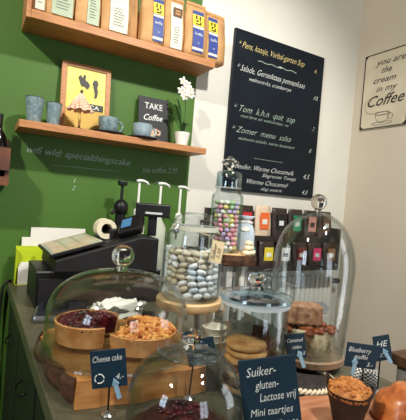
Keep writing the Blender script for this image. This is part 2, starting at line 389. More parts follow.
def flat_shape0(mb, pts, y): n = len(pts); mb.add([(x, y, z) for x, z in pts] + [(x, y + .001, z) for x, z in pts], [tuple(range(n)), tuple(range(n, 2 * n))[::-1]] + [(i, (i + 1) % n, n + (i + 1) % n, n + i) for i in range(n)])
flat_shape(g, [(-.03, .20), (-.038, .222), (-.028, .235), (-.018, .222), (-.012, .240), (-.004, .236), (-.006, .215), (.006, .208), (.016, .196), (.012, .180), (.002, .172), (-.008, .184), (-.022, .182)], dz=.035)
flat_shape(g, [(.028, .205), (.034, .222), (.048, .224), (.055, .208), (.050, .190), (.054, .168), (.050, .142), (.038, .136), (.040, .158), (.034, .185)], dz=.035)
flat_shape(g, [(.010, .092), (.082, .092), (.082, .122), (.010, .122)], dz=.02)
g.build('black_figures', BLACK, fr)
g = MB(); put_text(g, 'CA', .018, .118, .026, -.0065, .045, 0, 0, .01); g.build('lettering', CHALK, fr)
MB().box(-.012, .012, .009, .013, .02, .12).build('easel_back', OAK, fr)

# dried flower on glass stem
fl = thing('flower_ornament', 'peach coloured ruffled paper flower on a clear glass stem before the framed poster', 'ornament', (0.372, 1.775, 0.268))
g = MB(); g.lathe([(0, 0), (.017, 0), (.016, .003), (.005, .008), (.0045, .075), (.009, .084), (0, .086)], 20); g.build('glass_stem', KNOBG, fl, smooth=True)
random.seed(9)
PEACH = mat('peach_paper', (246, 214, 190), .7, (232, 184, 156), 20, .1)
for k in range(6):
    zt = .150 - k * .011; rb = .016 + k * .0075
    g = MB(); ph_ = k * .7; np_ = 11 + k
    prof_ = [(.004, zt + .010), (rb * .45, zt + .004), (rb * .8, zt - .006), (rb, zt - .016)]
    g.lathe(prof_, 96, None, wob=lambda a, z: 1 + .13 * sin(np_ * a + ph_)); 
    g.v = [(x, y * .75, z + .004 * sin(np_ * math.atan2(y, x) * .5 + ph_)) for x, y, z in g.v]
    g.f = [f for f in g.f if len(f) == 4]
    o = g.build('petal', PEACH, fl, smooth=True); sm = o.modifiers.new('s', 'SOLIDIFY'); sm.thickness = .0012
g = MB(); g.blob((0, 0, .115), .016, .012, .034); g.build('flower_heart', PEACH, fl, smooth=True)
g = MB(); g.blob((.0, -.004, .160), .007, .007, .009); g.build('bud', mat('dark_bud', (90, 80, 60), .7), fl, smooth=True)

def coffee_cup(label, x, y, z, r, h, hand=True, m=CERAM2):
    t = thing('coffee_cup', label, 'cup', (x, y, z), 0, 'grey blue coffee cups on the lower shelf')
    MB().lathe([(0, 0), (r * .6, 0), (r * .86, h * .2), (r * .97, h * .55), (r, h), (r * .93, h), (r * .88, h * .5), (r * .7, h * .2), (0, .01)], 32).build('cup_body', m, t, smooth='auto')
    if hand: MB().tube([(r * .9 + .022 * sin(k * pi / 8), -.012, h * .2 + h * .62 * (1 - cos(k * pi / 8)) / 2) for k in range(9)], .0045).build('handle', m, t, smooth=True)
def tray(label, x, y, r, z):
    t = thing('saucer', label, 'saucer', (x, y, z), 0)
    MB().lathe([(0, 0), (r * .7, 0), (r, .008), (r, .011), (r * .7, .004), (0, .004)], 36).build('plate', mat('dark_slate_glaze', (44, 46, 50), .35), t, smooth='auto')
tray('dark saucer under the blue grey cup in front of the framed poster', 0.512, 1.81, .072, 0.268)
coffee_cup('blue grey coffee cup with handle on a dark saucer, left of pair', 0.508, 1.81, 0.2725, .046, .072, m=CERAM)
tray('dark saucer under the pale cup before the small coffee sign', 0.672, 1.80, .072, 0.268)
coffee_cup('pale blue grey coffee cup with handle on a saucer, right of pair', 0.668, 1.80, 0.2725, .045, .068)

tk = thing('coffee_sign', 'small black sign reading TAKE Coffee with a cup drawing beside the orchid', 'sign', (0.755, 1.880, 0.268), radians(-2)); tk.rotation_euler = (radians(-8), 0, radians(-2))
MB().box(-.078, .078, -.006, .006, 0, .235).build('sign_board', mat('black_sign', (34, 34, 38), .6), tk)
g = MB(); put_text(g, 'TAKE', 0, .175, .045, -.007, .095, 0, 0, .005, True); put_text(g, 'Coffee', 0, .118, .044, -.007, .100, .05, .4, .01, True); g.build('lettering', CHALK, tk)
g = MB()
flat_shape(g, [(-.045, .07), (.02, .078), (.022, .05), (.006, .03), (-.028, .026), (-.042, .045)], -.0075); flat_shape(g, [(.025, .075), (.042, .066), (.038, .045), (.022, .045), (.022, .052), (.032, .054), (.033, .062), (.023, .067)], -.0075); flat_shape(g, [(-.055, .02), (.03, .026), (.03, .022), (-.055, .015)], -.0075)
g.build('cup_drawing', mat('tan_chalk', (206, 176, 150), .8), tk)

orc = thing('potted_orchid', 'white orchid in a small white pot at the right end of the lower shelf', 'plant', (0.888, 1.82, 0.268))
MB().lathe([(0, 0), (.028, 0), (.039, .07), (.035, .07), (.031, .06), (0, .06)], 32).build('pot', WHITEP, orc, smooth='auto')
MB().cyl(.030, .055, .063, 20).build('soil', BARK, orc)
LEAF = mat('orchid_leaf', (48, 84, 40), .4, (62, 104, 48), 10)
for k, (a, l, up) in enumerate(((2.7, .085, .09), (3.4, .07, .13), (0.4, .05, .06), (4.4, .06, .05), (2.2, .06, .15), (3.0, .05, .17))):
    g = MB(); vs = []
    for i in range(8):
        u = i / 7; wd = .011 * sin(pi * min(1, u * .95 + .05)) + .001; px = l * u; pz = .06 + up * sin(u * 1.9)
        for s in (-1, 0, 1): vs.append((px * cos(a) - s * wd * sin(a), px * sin(a) + s * wd * cos(a), pz + abs(s) * .003))
    g.add(vs, [(i * 3 + j, i * 3 + j + 1, i * 3 + j + 4, i * 3 + j + 3) for i in range(7) for j in range(2)])
    o = g.build('leaf', LEAF, orc, smooth=True); sm = o.modifiers.new('s', 'SOLIDIFY'); sm.thickness = .0015
stem = [(0, 0, .06), (.004, 0, .14), (.006, 0, .20), (.0, 0, .26), (-.012, -.006, .30), (-.03, -.01, .325)]
MB().tube(stem, .002).build('flower_stem', LEAF, orc, smooth=True)
PETAL = mat('white_petal', (244, 240, 232), .5)
random.seed(3)
for (x, y, z) in ((-.028, -.02, .318), (-.002, -.02, .305), (-.014, -.022, .285), (.016, -.02, .283), (-.034, -.018, .270), (.004, -.024, .262), (.026, -.018, .262), (-.014, -.02, .245)):
    g = MB(); a0 = random.uniform(0, 1)
    for k in range(5):
        a = a0 + k * 2 * pi / 5; g.blob((x + cos(a) * .012, y - .003 * (k % 2), z + sin(a) * .012), .013, .0026, .008, Euler((0, -a, 0)), 1)
    f = g.build('blossom', PETAL, orc, smooth=True)
    MB().blob((x, y - .005, z), .0035, sub=1).build('blossom_centre', YELL, f)

# ------------------------------------------------------------------ chalkboard
cb = thing('chalkboard', 'large dark menu chalkboard with handwritten lines on the white back wall', 'chalkboard', (1.218, 1.936, 0.080))
BW, BH = 0.700, 0.915
MB().box(0, BW, -0.016, 0.002, 0, BH).build('board', CHALKB, cb, bevel=.002)
def board_text(lines, m, name='lettering'):
    for tx, x, z, size, wd, rot in lines:
        g = MB(); put_text(g, tx, x, z, size, -0.0175, wd, rot, .5, -.012); g.build(name, m, cb)
board_text([('* Pens, kaasje, Verbal-garten Sop', .03, .815, .052, .50, 0.0), ('6.', .62, .80, .04, None, 0)], CHALKY)
g = MB()
for i in range(30):
    x = .17 + .3 * i / 30; z = .765 + .003 * sin(i * .8); g.box(x, x + .0105, -.0178, -.0168, z, z + .003)
g.blob((.34, -.0172, .768), .02, .001, .006, sub=1); g.build('chalk_flourish', CHALKDIM, cb)
board_text([('* Salade, Gerooktaas pennenkaas', .03, .685, .050, .52, -.005), ('walnoot-ha, cranberrys', .12, .640, .034, .32, 0), ('10.', .63, .63, .04, None, 0)], CHALK)
board_text([('* Tom  k.h.n  quit  sap', .03, .455, .055, .46, 0.0), ('met brie en walnootjes, va', .08, .425, .025, .36, 0), ('7.', .64, .43, .04, None, 0),
            ('* Zomer  menu  salsa', .03, .335, .050, .44, 0.0), ('walnoot salade, verse kaastaart', .08, .295, .027, .43, .0), ('8.', .63, .29, .04, None, 0)], CHALKDIM)
g = MB(); g.box(.2, .42, -.0175, -.0168, .20, .2015); g.build('chalk_rule', CHALKDIM, cb)
board_text([('* Smeuiler, Warme Chocomelk', .02, .130, .042, .50, 0.0), ('Slagroom Toetje', .27, .098, .030, .27, 0), ('4,5', .60, .12, .045, None, 0),
            ('* pc,  Warme Chocomel', .06, .050, .040, .42, 0.0), ('dag extra', .27, .018, .026, .16, 0), ('4,5', .60, .02, .04, None, 0)], CHALK)

# cream sign, right wall
sg = thing('wall_sign', 'cream metal sign reading you are the cream in my Coffee on the right wall', 'sign', (2.248, 1.868, 0.567), radians(-90))
SW, SH = 0.345, 0.503
MB().box(0, SW, -.006, 0, 0, SH).build('sign_plate', mat('cream_enamel', (216, 206, 182), .5, (200, 190, 166), 6), sg)
DKB = mat('dark_sign_print', (44, 40, 38), .6)
g = MB(); e = .007
g.box(0.002, SW - .002, -.008, -.006, 0.003, .003 + e); g.box(0.002, SW - .002, -.008, -.006, SH - e - .003, SH - .003); g.box(.002, .002 + e, -.008, -.006, e, SH - e); g.box(SW - e - .002, SW - .002, -.008, -.006, e, SH - e)
for (x, z) in ((0, 0), (SW, 0), (0, SH), (SW, SH)):
    sx = 1 if x == 0 else -1; sz = 1 if z == 0 else -1; flat_shape(g, [(x + sx * .003, z + sz * .003), (x + sx * .035, z + sz * .004), (x + sx * .004, z + sz * .035)], -.0085)
g.build('border', DKB, sg)
for tx, x, z, s, wd in (('you are', .195, .415, .055, .215), ('the', .175, .360, .055, .075), ('cream', .165, .300, .055, .165), ('in my', .185, .240, .055, .155)):
    g = MB(); put_text(g, tx, x, z, s, -.0075, wd, 0, .4, .004, True); g.build('lettering', DKB, sg)
g = MB()
put_text(g, 'Coffee', .185, .150, .10, -.0075, .265, .02, .45, .008, True); g.build('lettering', DKB, sg)
g = MB()
def ring(mb, cx_, cz_, rx, rz, t=.003, a0=0, a1=2 * pi, n=28):
    P = [(cx_ + rx * cos(a0 + (a1 - a0) * i / n), -.007, cz_ + rz * sin(a0 + (a1 - a0) * i / n)) for i in range(n + 1)]
    mb.tube(P, t / 2, 4)
ring(g, .17, .095, .052, .010, .005); ring(g, .17, .090, .050, .055, .003, pi, 2 * pi); ring(g, .228, .072, .018, .018); ring(g, .17, .032, .075, .010, .003)
ring(g, .10, .155, .07, .055, .0025, pi * .4, pi * 1.7)
g.build('cup_drawing', mat('faded_sign_print', (110, 102, 92), .6), sg)

# ------------------------------------------------------------------ rack of packets on the back wall
rk = thing('packet_rack', 'dark two tier rack of packets on the back wall below the chalkboard', 'rack', (0, 0, 0))
for (y0, z) in ((1.80, -.185), (1.74, -.345)):
    MB().box(1.12, 1.985, y0, y0 + .07, z - .012, z).build('tier', mat('rack_black', (40, 34, 30), .5), rk)
    MB().box(1.12, 1.985, y0 - .006, y0, z - .012, z + .02).build('front_lip', mat('rack_black', (40, 34, 30), .5), rk)
MB().box(1.12, 1.985, 1.905, 1.935, -.357, -.03).build('back_board', mat('rack_black', (40, 34, 30), .5), rk)
g = MB(); g.box(1.10, 1.12, 1.735, 1.935, -.357, -.10); g.box(1.985, 2.0, 1.735, 1.935, -.357, -.10); g.build('side_panel', mat('rack_black', (40, 34, 30), .5), rk)
DKBAG = mat('dark_packet_foil', (60, 46, 40), .35, (44, 34, 32), 12, .2)
PK = [((150, 190, 60), 'light green'), ((196, 36, 40), 'red'), ((236, 110, 50), 'orange'), ((30, 30, 34), 'black'), ((40, 150, 110), 'green'), ((220, 200, 190), 'pale'), ((90, 70, 60), 'brown')]
def packet(x, y, z, wd, h, bodym, rgb, label, grp, face=.62):
    t = thing('tea_packet', label, 'packet', (x, y, z), 0, grp)
    vs, fs = bag_mesh(wd, h, .04); MB().add(vs, fs).build('packet_body', bodym, t, smooth=True)
    lm = mat('packet_label_%d_%d_%d' % rgb, rgb, .5)
    MB().box(-wd * .3, wd * .3, -.027, -.0255, h * .30, h * .80).build('label_patch', lm, t)
    MB().box(-wd * .16, wd * .16, -.0285, -.027, h * .45, h * .6).build('label_motif', CHALK if sum(rgb) < 500 else BLACK, t)
names_up = [('light green', (150, 190, 60)), ('red', (196, 36, 40)), ('orange', (236, 110, 50)), ('black and white', (26, 26, 30)), ('green', (30, 150, 110)), ('rose', (214, 150, 140)), ('brown', (110, 78, 56))]
for i, (n_, c_) in enumerate(names_up):
    x = 1.20 + i * .125
    packet(x, 1.835, -.185, .105, .185 if i != 2 else .19, DKBAG if i != 2 else mat('cream_packet', (220, 196, 170), .6), c_, 'dark packet with %s label on the upper tier of the wall rack' % n_ if i != 2 else 'cream packet with tall orange label on the upper tier of the wall rack', 'packets on the upper rack tier')
names_lo = [('grey', (120, 120, 120)), ('teal', (40, 120, 120)), ('yellow', (220, 200, 60)), ('white', (220, 220, 215)), ('dark red', (120, 30, 36)), ('pink', (230, 60, 120)), ('tan', (150, 110, 80))]
for i, (n_, c_) in enumerate(names_lo):
    packet(1.20 + i * .125, 1.775, -.345, .105, .15, DKBAG, c_, 'dark packet with %s label on the lower tier of the wall rack' % n_, 'packets on the lower rack tier')

# ------------------------------------------------------------------ wooden crate with bottles at the left edge
cr = thing('wall_crate', 'brown wooden crate hung on the green wall at the left edge', 'crate', (0, 0, 0))
CRW = mat('crate_wood', (112, 66, 42), .6, (84, 48, 32), 14, .15)
g = MB(); g.box(-.34, .115, 1.76, 1.775, .06, .15); g.box(-.34, .115, 1.76, 1.775, .015, .035); g.build('front_slats', CRW, cr)
MB().box(-.34, .115, 1.76, 1.935, .0, .015).build('bottom_board', CRW, cr)
MB().box(-.34, .115, 1.92, 1.935, .015, .20).build('back_board', CRW, cr)
MB().box(.10, .115, 1.776, 1.92, .015, .15).build('side_board', CRW, cr)
for i in range(4):
    t = thing('dark_bottle', 'dark bottle standing in the wooden crate at the left edge', 'bottle', (.07 - i * .095, 1.845, .015), 0, 'dark bottles in the wall crate')
    MB().lathe([(0, 0), (.034, 0), (.036, .01), (.036, .15), (.030, .185), (.014, .215), (.013, .26), (0, .26)], 24).build('bottle_body', mat('dark_bottle_glass', (16, 14, 16), .12), t, smooth='auto')
    MB().cyl(.0145, .235, .275, 16).build('capsule', BLACK, t)

# ------------------------------------------------------------------ till area
cd = thing('cash_drawer', 'black cash drawer box under the till', 'cash drawer', (0.440, 1.68, -0.42))
MB().box(-.235, .235, -.20, .045, 0, .130).build('drawer_case', DARKPL, cd, bevel=.004)
MB().box(-.228, .228, -.206, -.20, .02, .105).build('drawer_front', DARKMATT, cd, bevel=.002)
MB().lathe([(0, 0), (.01, 0), (.01, .004), (0, .004)], 16, Matrix.Translation((.1, -.206, .06)) @ Matrix.Rotation(pi / 2, 4, 'X')).build('lock', STEEL, cd)
MB().box(-.235, .235, -.2035, -.2, .126, .131).build('top_trim', mat('grey_trim', (110, 112, 114), .4), cd)

ti = thing('till', 'black wedge shaped till with a sloped touch screen on the cash drawer', 'till', (0.45, 1.60, -0.290))
prof = [(-.195, .0), (.195, .0), (.195, .13), (.12, .135), (-.19, .045)]
g = MB(); n = len(prof); g.add([(x, -.15, z) for x, z in prof] + [(x, .15, z) for x, z in prof], [tuple(range(n)), tuple(range(n, 2 * n))[::-1]] + [(i, (i + 1) % n, n + (i + 1) % n, n + i) for i in range(n)]); g.build('till_body', DARKMATT, ti, bevel=.006)
scr = MB(); mt = Matrix.Translation((-.115, 0, .083)) @ Matrix.Rotation(radians(-16), 4, 'Y')
scr.box(-.10, .10, -.145, .145, -.006, .006, mt); so = scr.build('screen_frame', DARKPL, ti, bevel=.003)
MB().box(-.092, .092, -.137, .137, .006, .008, mt).build('screen', mat('till_screen', (166, 176, 164), .15, (196, 186, 150), 16, contrast=(.4, .6)), so)
g = MB()
for i in range(3):
    for j in range(4): g.box(-.08 + i * .055, -.035 + i * .055, -.125 + j * .065, -.07 + j * .065, .008, .0085, mt)
g.build('screen_keys', mat('screen_keys_pale', (206, 206, 190), .2, (214, 170, 130), 9), so)
pr = thing('receipt_printer', 'black receipt printer with cream paper roll on the till top', 'printer', (0.500, 1.63, -0.155), 0)
g = MB(); g.box(-.02, .09, -.055, .055, -.03, .02); g.build('printer_body', DARKMATT, pr, bevel=.01)
g = MB(); g.lathe([(.022, -.03), (.040, -.03), (.040, .03), (.022, .03), (.022, -.03)], 32, Matrix.Translation((-.03, -.02, .014)) @ Matrix.Rotation(pi / 2, 4, 'X')); g.build('paper_roll', mat('cream_paper_roll', (228, 218, 190), .7), pr, smooth='auto')
ct = thing('card_reader', 'black handheld card reader with bright blue screen on the till', 'card reader', (0.548, 1.53, -0.120), radians(-25)); 
mt = Matrix.Rotation(radians(35), 4, 'X') @ Matrix.Rotation(radians(-25), 4, 'Y')
MB().box(-.045, .055, -.05, .05, -.02, .015, mt).build('reader_body', DARKPL, ct, bevel=.01)
MB().box(-.03, .012, -.02, .03, .0155, .017, mt).build('reader_screen', emit('blue_screen', (110, 180, 230), .55), ct)
cdp = thing('customer_display', 'black customer display head on a short post above the till', 'display', (0.655, 1.56, -0.16), radians(-15))
MB().box(-.018, .018, -.014, .014, 0, .085).build('post', DARKPL, cdp, bevel=.003)
MB().box(-.072, .068, -.028, .022, .080, .135).build('display_head', DARKPL, cdp, bevel=.006)
MB().box(-.035, .035, -.0295, -.028, .092, .100).build('brand_strip', mat('silver_print', (200, 204, 206), .4), cdp)

# white counter box with green pen (right of the till)
wb = thing('white_stand', 'white narrow leaflet stand right of the till', 'stand', (0.700, 1.47, -0.42), radians(-10))
g = MB(); g.box(-.022, .022, -.02, .0, 0, .235); g.box(-.022, .022, .0, .03, 0, .02); g.build('stand_body', WHITEP, wb, bevel=.004)
pn = thing('green_marker', 'green capped marker leaning on the white stand beside the till', 'marker', (0.703, 1.443, -0.42))
MB().cyl(.006, 0, .13, 12).build('barrel', WHITEP, pn, smooth='auto'); MB().cyl(.0075, .10, .145, 12).build('cap', mat('green_cap', (20, 130, 80), .4), pn, smooth='auto')

# pumps
def pump(x, y, label, h, m, head, group='white syrup pump bottles behind the till', dark=False):
    t = thing('pump_bottle', label, 'pump bottle', (x, y, -0.42), radians(-10), group)
    hb = h - .16
    MB().lathe([(0, 0), (.036, 0), (.038, .008), (.038, hb - .05), (.016, hb - .01), (.015, hb + .01), (0, hb + .01)], 28).build('bottle_body', m, t, smooth='auto')
    g = MB(); g.lathe([(0, hb), (.018, hb), (.018, hb + .022), (.009, hb + .03), (.0, hb + .03)], 20); g.build('collar', head, t, smooth='auto')
    g = MB(); g.cyl(.006 if not dark else .008, hb + .025, h - .012, 12); g.build('plunger', head, t, smooth='auto')
    g = MB(); g.tube([(-.013, 0, h - .004), (.0, 0, h), (.02, 0, h), (.038, 0, h - .007), (.044, 0, h - .018)], lambda u: .0075 - .003 * u); g.build('spout', head, t, smooth=True)
SYR = mat('syrup_bottle', (190, 196, 180), .2, (160, 170, 150), 5)
pump(.668, 1.78, 'white syrup pump behind the till, leftmost of the three white ones', .495, SYR, WHITEP)
pump(.778, 1.78, 'white syrup pump behind the till, middle of the three white ones', .492, SYR, WHITEP)
pump(.885, 1.78, 'white syrup pump beside the candy jar, rightmost of the white ones', .485, SYR, WHITEP)
# black pump dispenser
bp = thing('pump_dispenser', 'tall black pump dispenser behind the till', 'dispenser', (0.603, 1.83, -0.42))
MB().lathe([(0, 0), (.04, 0), (.042, .01), (.042, .20), (.028, .24), (.022, .25), (.0, .25)], 28).build('dispenser_body', DARKPL, bp, smooth='auto')
MB().lathe([(0, .25), (.024, .25), (.024, .33), (.03, .335), (.034, .355), (.034, .375), (.022, .392), (.01, .40), (0, .40)], 24).build('collar', DARKPL, bp, smooth='auto')
MB().cyl(.007, .39, .47, 12).build('plunger', DARKMATT, bp)
g = MB(); g.box(-.02, .02, -.016, .016, .465, .488); g.build('spout', DARKPL, bp, bevel=.005)
MB().rod((-.02, 0, .36), (-.045, -.01, .33), .009).build('side_knob', DARKMATT, bp)

# leaflet holder, white sheets, phone, papers
gb = thing('leaflet_holder', 'lime green leaflet holder with white papers at the counter back left corner', 'leaflet holder', (0.228, 1.885, -0.42))
LIME = mat('lime_card', (196, 214, 40), .5)
MB().box(-.058, .062, .0, .004, 0, .165).build('back_panel', LIME, gb)
g = MB(); g.box(-.058, -.055, -.035, 0, 0, .155); g.box(.059, .062, -.035, 0, 0, .155); g.box(-.058, .062, -.035, 0, 0, .003); g.box(-.055, .059, -.006, -.004, .0, .15); g.box(.018, .059, -.035, -.033, .0, .15); g.build('pocket', LIME, gb)
random.seed(2)
for k in range(5): MB().box(-.046 + k * .004, .012 - (k % 3) * .008, -.030 + k * .0045, -.0285 + k * .0045, .004, .082 + .008 * (k % 3)).build('paper_sheet', PAPER, gb)
ws = thing('white_notice_board', 'white blank sheet leaning on the green wall behind the till', 'notice', (0.335, 1.915, -0.42)); ws.rotation_euler = (radians(-3), 0, 0)
g = MB(); g.box(-.105, .135, 0, .006, 0, .245); g.build('sheet', PAPER, ws)
MB().box(-.14, -.10, -.004, .002, .12, .20).build('side_sheet', PAPER, ws)
ph = thing('payment_terminal', 'black and silver payment terminal lying at the counter left edge', 'terminal', (0.268, 1.375, -0.42), radians(-12))
MB().box(-.075, .095, -.075, .075, 0, .022).build('terminal_body', mat('silver_case', (150, 152, 158), .3, metal=.8), ph, bevel=.009)
MB().box(-.068, .088, -.066, .068, .022, .032).build('terminal_top', mat('dark_blue_plastic', (30, 32, 44), .35), ph, bevel=.006)
MB().box(-.05, .03, -.03, .05, .032, .034).build('terminal_screen', mat('dark_screen', (14, 16, 24), .1), ph)
for (x, y, r, lb, s) in ((.222, 1.165, .3, 'small white paper slip on the counter left of the big glass dome', .03), (.200, 1.105, -.2, 'tiny folded paper slip on the counter nearest the bark slab end', .02)):
    t = thing('paper_slip', lb, 'paper', (x, y, -.42), r); MB().box(-s, s, -s * .7, s * .7, 0, .0015).build('slip', PAPER, t)

cbl = MB(); cbl.tube([(.13, 1.915, -1.30), (.13, 1.915, -.9), (.128, 1.915, -.52), (.132, 1.915, -.44), (.146, 1.915, -.412), (.165, 1.915, -.413)], .006); o = cbl.build('power_cable', BLACK, smooth=True); o.location = (0, 0, CZ); tag(o, 'black cable bent over the counter back left corner by the green wall', 'cable')

# ------------------------------------------------------------------ glass builders
def dome_profile(r, h, shoulder, t=.003, straight=.5, n=22, p=2.3, flare=1.0):
    out = []
    for i in range(n + 1):
        a = pi / 2 * i / n
        out.append((r * cos(a) ** (2 / p) if i < n else 0.0, straight * h + (1 - straight) * h * sin(a) ** (2 / p)))
    base = [(r * flare + .004, 0), (r * flare + .004, .006), (r * flare, .009)]
    inner = [(max(0, q - t), z - t * (z / h) ) for q, z in out][::-1]
    return base + out + inner + [(r * flare - t, .009), (r * flare - t, 0)]
def knob(t, h, r, m=KNOBG, facets=28, neck=None, flat=1.0):
    neck = neck or r * .45
    g = MB(); P = [(0, h - .001), (neck * 1.5, h - .001), (neck, h + r * .35)]
    for i in range(1, 12):
        a = -pi / 2 + .5 + (pi - .5) * i / 11; P.append((r * cos(a) if i < 11 else 0, h + r * .3 + r * flat * (1 + sin(a)))) 
    g.lathe(P, facets); return g.build('knob', m, t, smooth=True if facets > 12 else False)

# ------------------------------------------------------------------ wood slab with the large dome
slab = thing('wood_slab', 'thick live edge wooden slab under the large cake dome', 'wooden slab', (0, 0, -0.42))
random.seed(12)
core = [(.172, 1.085), (.160, 1.02), (.172, .96), (.170, .89), (.184, .82), (.194, .766), (.235, .762), (.30, .752), (.36, .748), (.42, .742), (.475, .742), (.50, .80), (.52, .88), (.545, .98), (.53, 1.06), (.48, 1.11), (.40, 1.13), (.32, 1.14), (.24, 1.13)]
def dens(P, k=3, j=.004):
    o = []
    for i in range(len(P)):
        a, b_ = Vector(P[i]), Vector(P[(i + 1) % len(P)])
        for q in range(k): c = a.lerp(b_, q / k); o.append((c.x + random.uniform(-j, j), c.y + random.uniform(-j, j)))
    return o
bot = dens(core); cxm, cym = .33, .93
top = [((x - cxm) * .975 + cxm + random.uniform(-.002, .002), (y - cym) * .975 + cym) for x, y in bot]
MB().prism(bot, 0.001, .055, top=top).build('slab_body', WOODSLAB, slab)
rear = [p for p in bot if p[0] < .20 and p[1] > .775]
rear = sorted(rear, key=lambda p: p[1]); bk = MB(); lv = 7; vs = []; n = len(rear)
for j in range(lv):
    for i, (x, y) in enumerate(rear):
        e = .003 + .006 * sin(pi * j / (lv - 1)) + random.uniform(-.003, .003)
        if j in (0, lv - 1) or i in (0, n - 1): e = .001
        vs.append((x - e + (.002 if j == lv - 1 else 0), y, .001 + .052 * j / (lv - 1)))
bk.add(vs, [(j * n + i, j * n + i + 1, (j + 1) * n + i + 1, (j + 1) * n + i) for j in range(lv - 1) for i in range(n - 1)])
bk.build('bark_edge', BARK, slab, smooth=True)

D1 = (.312, .903, -.364)
plate = thing('glass_cake_plate', 'round clear glass plate on the wooden slab under the large dome', 'plate', (D1[0], D1[1], D1[2]))
MB().lathe([(0, 0), (.12, 0), (.166, .006), (.176, .012), (.175, .015), (.12, .005), (0, .004)], 56).build('plate_disc', GLASSJ, plate, smooth='auto')
dm = thing('cake_dome', 'large low glass cake dome with ball knob over two pies on the wood slab', 'glass dome', (D1[0], D1[1], D1[2] + .0135))
MB().lathe(dome_profile(.163, .175, 0, .003, .38, 26, 2.35), 64).build('dome_glass', GLASS, dm, smooth='auto')
knob(dm, .174, .0265)

def pie(label, loc, r, h, a0, a1, topm, kind, rz=0):
    t = thing('pie', label, 'pie', loc, rz)
    n = 26
    MB().lathe([(0, 0), (r * .93, 0), (r * .93, .006), (0, .006)], n, None, a0, a1).build('bottom_crust', CRUST, t)
    wall = MB(); wob = lambda a, z: 1 + .012 * sin(a * 23) * (z / h)
    wall.lathe([(r * .93, 0), (r, h), (r * .955, h + .002), (r * .90, .006), (r * .93, 0)], 40, None, a0, a1, wob); 
    # close the cut ends
    for a in (a0, a1):
        vs = [(q * cos(a), q * sin(a), z) for q, z in ((r * .93, 0), (r, h), (r * .955, h + .002), (r * .90, .006))]; wall.add(vs, [(0, 1, 2, 3)])
    wall.build('side_crust', CRUST, t, smooth='auto')
    fl_ = MB(); hh = h - .006
    fl_.lathe([(0, .006), (r * .89, .006), (r * .94, hh), (0, hh)], 30, None, a0, a1)
    for a in (a0, a1): fl_.add([(q * cos(a), q * sin(a), z) for q, z in ((0, .006), (r * .89, .006), (r * .94, hh), (0, hh))], [(0, 1, 2, 3)])
    fl_.build('filling', CHERRY if kind == 'cherry' else APPLE, t)
    g = MB()
    if kind == 'cherry':
        for k in range(150):
            a = random.uniform(a0 + .05, a1 - .05); q = r * .90 * math.sqrt(random.random()); g.blob((q * cos(a), q * sin(a), hh + .002), random.uniform(.006, .011), None, .006, jit=.1, sub=1)
        g.build('cherries', CHERRY, t, smooth=True)
    else:
        for k in range(420):
            a = random.uniform(a0 + .02, a1 - .02); q = r * .96 * math.sqrt(random.random()); s_ = random.uniform(.003, .0075)
            g.blob((q * cos(a), q * sin(a), hh + .002 + (1 - (q / r) ** 2) * .020 + random.uniform(0, .004)), s_, s_ * .8, s_ * .8, Euler((random.random() * 3, random.random() * 3, 0)), jit=.2, sub=1)
        MB().lathe([(0, hh + .019), (r * .5, hh + .014), (r * .93, hh)], 30, None, a0, a1).build('crumble_base', CRUMB, t)
        o = g.build('crumble_chunks', CRUMB, t); o['kind'] = 'stuff'
    return t
pie('dark cherry pie portion with tan crust at the left under the large dome', (.262, .962, D1[2] + .0125), .082, .046, radians(15), radians(280), CHERRY, 'cherry', 0)
pie('golden apple crumble pie with a wedge missing, right under the large dome', (.362, .880, D1[2] + .0125), .085, .040, radians(-165), radians(95), CRUMB, 'crumble', 0)

# crumpled napkins behind the dome
random.seed(21)
def napkin(label, x, y, z, s, rz):
    t = thing('paper_napkin', label, 'napkin', (x, y, z), rz)
    n = 14; vs = []
    for i in range(n):
        for j in range(n):
            u, v = i / (n - 1) - .5, j / (n - 1) - .5
            vs.append((u * s * 1.5, v * s, .014 + .006 * sin(u * 9 + v * 4) + .005 * sin(v * 17 + u * 5) + .004 * cos((u + v) * 23)))
    mn = min(v[2] for v in vs); vs = [(a, b_, c - mn + .001) for a, b_, c in vs]
    o = MB().add(vs, [(i * n + j, i * n + j + 1, (i + 1) * n + j + 1, (i + 1) * n + j) for i in range(n - 1) for j in range(n - 1)]).build('napkin_sheet', PAPER, t, smooth=True)
    sm = o.modifiers.new('s', 'SOLIDIFY'); sm.thickness = .0015
bx = thing('napkin_tray', 'low dark tray holding white napkins behind the large dome', 'tray', (.45, 1.27, -.42), radians(-25))
MB().box(-.11, .11, -.07, .07, 0, .022).build('tray_body', DARKPL, bx, bevel=.005)
napkin('crumpled white napkin lying on the dark tray, lower of the two', .430, 1.265, -.398, .11, radians(-25))
napkin('crumpled white napkin topmost on the pile seen through the large dome', .442, 1.262, -.374, .10, radians(10))

# ------------------------------------------------------------------ small front dome
D2 = (.336, .592, -.42)
pl2 = thing('wooden_plate', 'dark wooden plate under the small front dome', 'plate', D2)
MB().lathe([(0, 0), (.095, 0), (.106, .010), (.106, .014), (.09, .012), (0, .012)], 48).build('plate_disc', mat('dark_plate_wood', (84, 52, 36), .4, (64, 38, 28), 10, .05), pl2, smooth='auto')
ck = thing('chocolate_cake', 'dark red brown chocolate cake under the small front dome', 'cake', (.334, .600, -.408))
MB().lathe([(0, 0), (.066, 0), (.068, .026), (.060, .033), (0, .034)], 40, None, wob=lambda a, z: 1 + .01 * sin(a * 9)).build('cake_body', mat('dark_red_cake', (76, 30, 22), .5, (44, 20, 14), 30, .5), ck, smooth='auto')
g = MB(); random.seed(5)
for k in range(40):
    a = random.uniform(0, 6.28); q = .055 * math.sqrt(random.random()); g.blob((q * cos(a), q * sin(a), .035), .007, .006, .004, sub=1, jit=.15)
g.build('cherry_topping', CHERRY, ck, smooth=True)
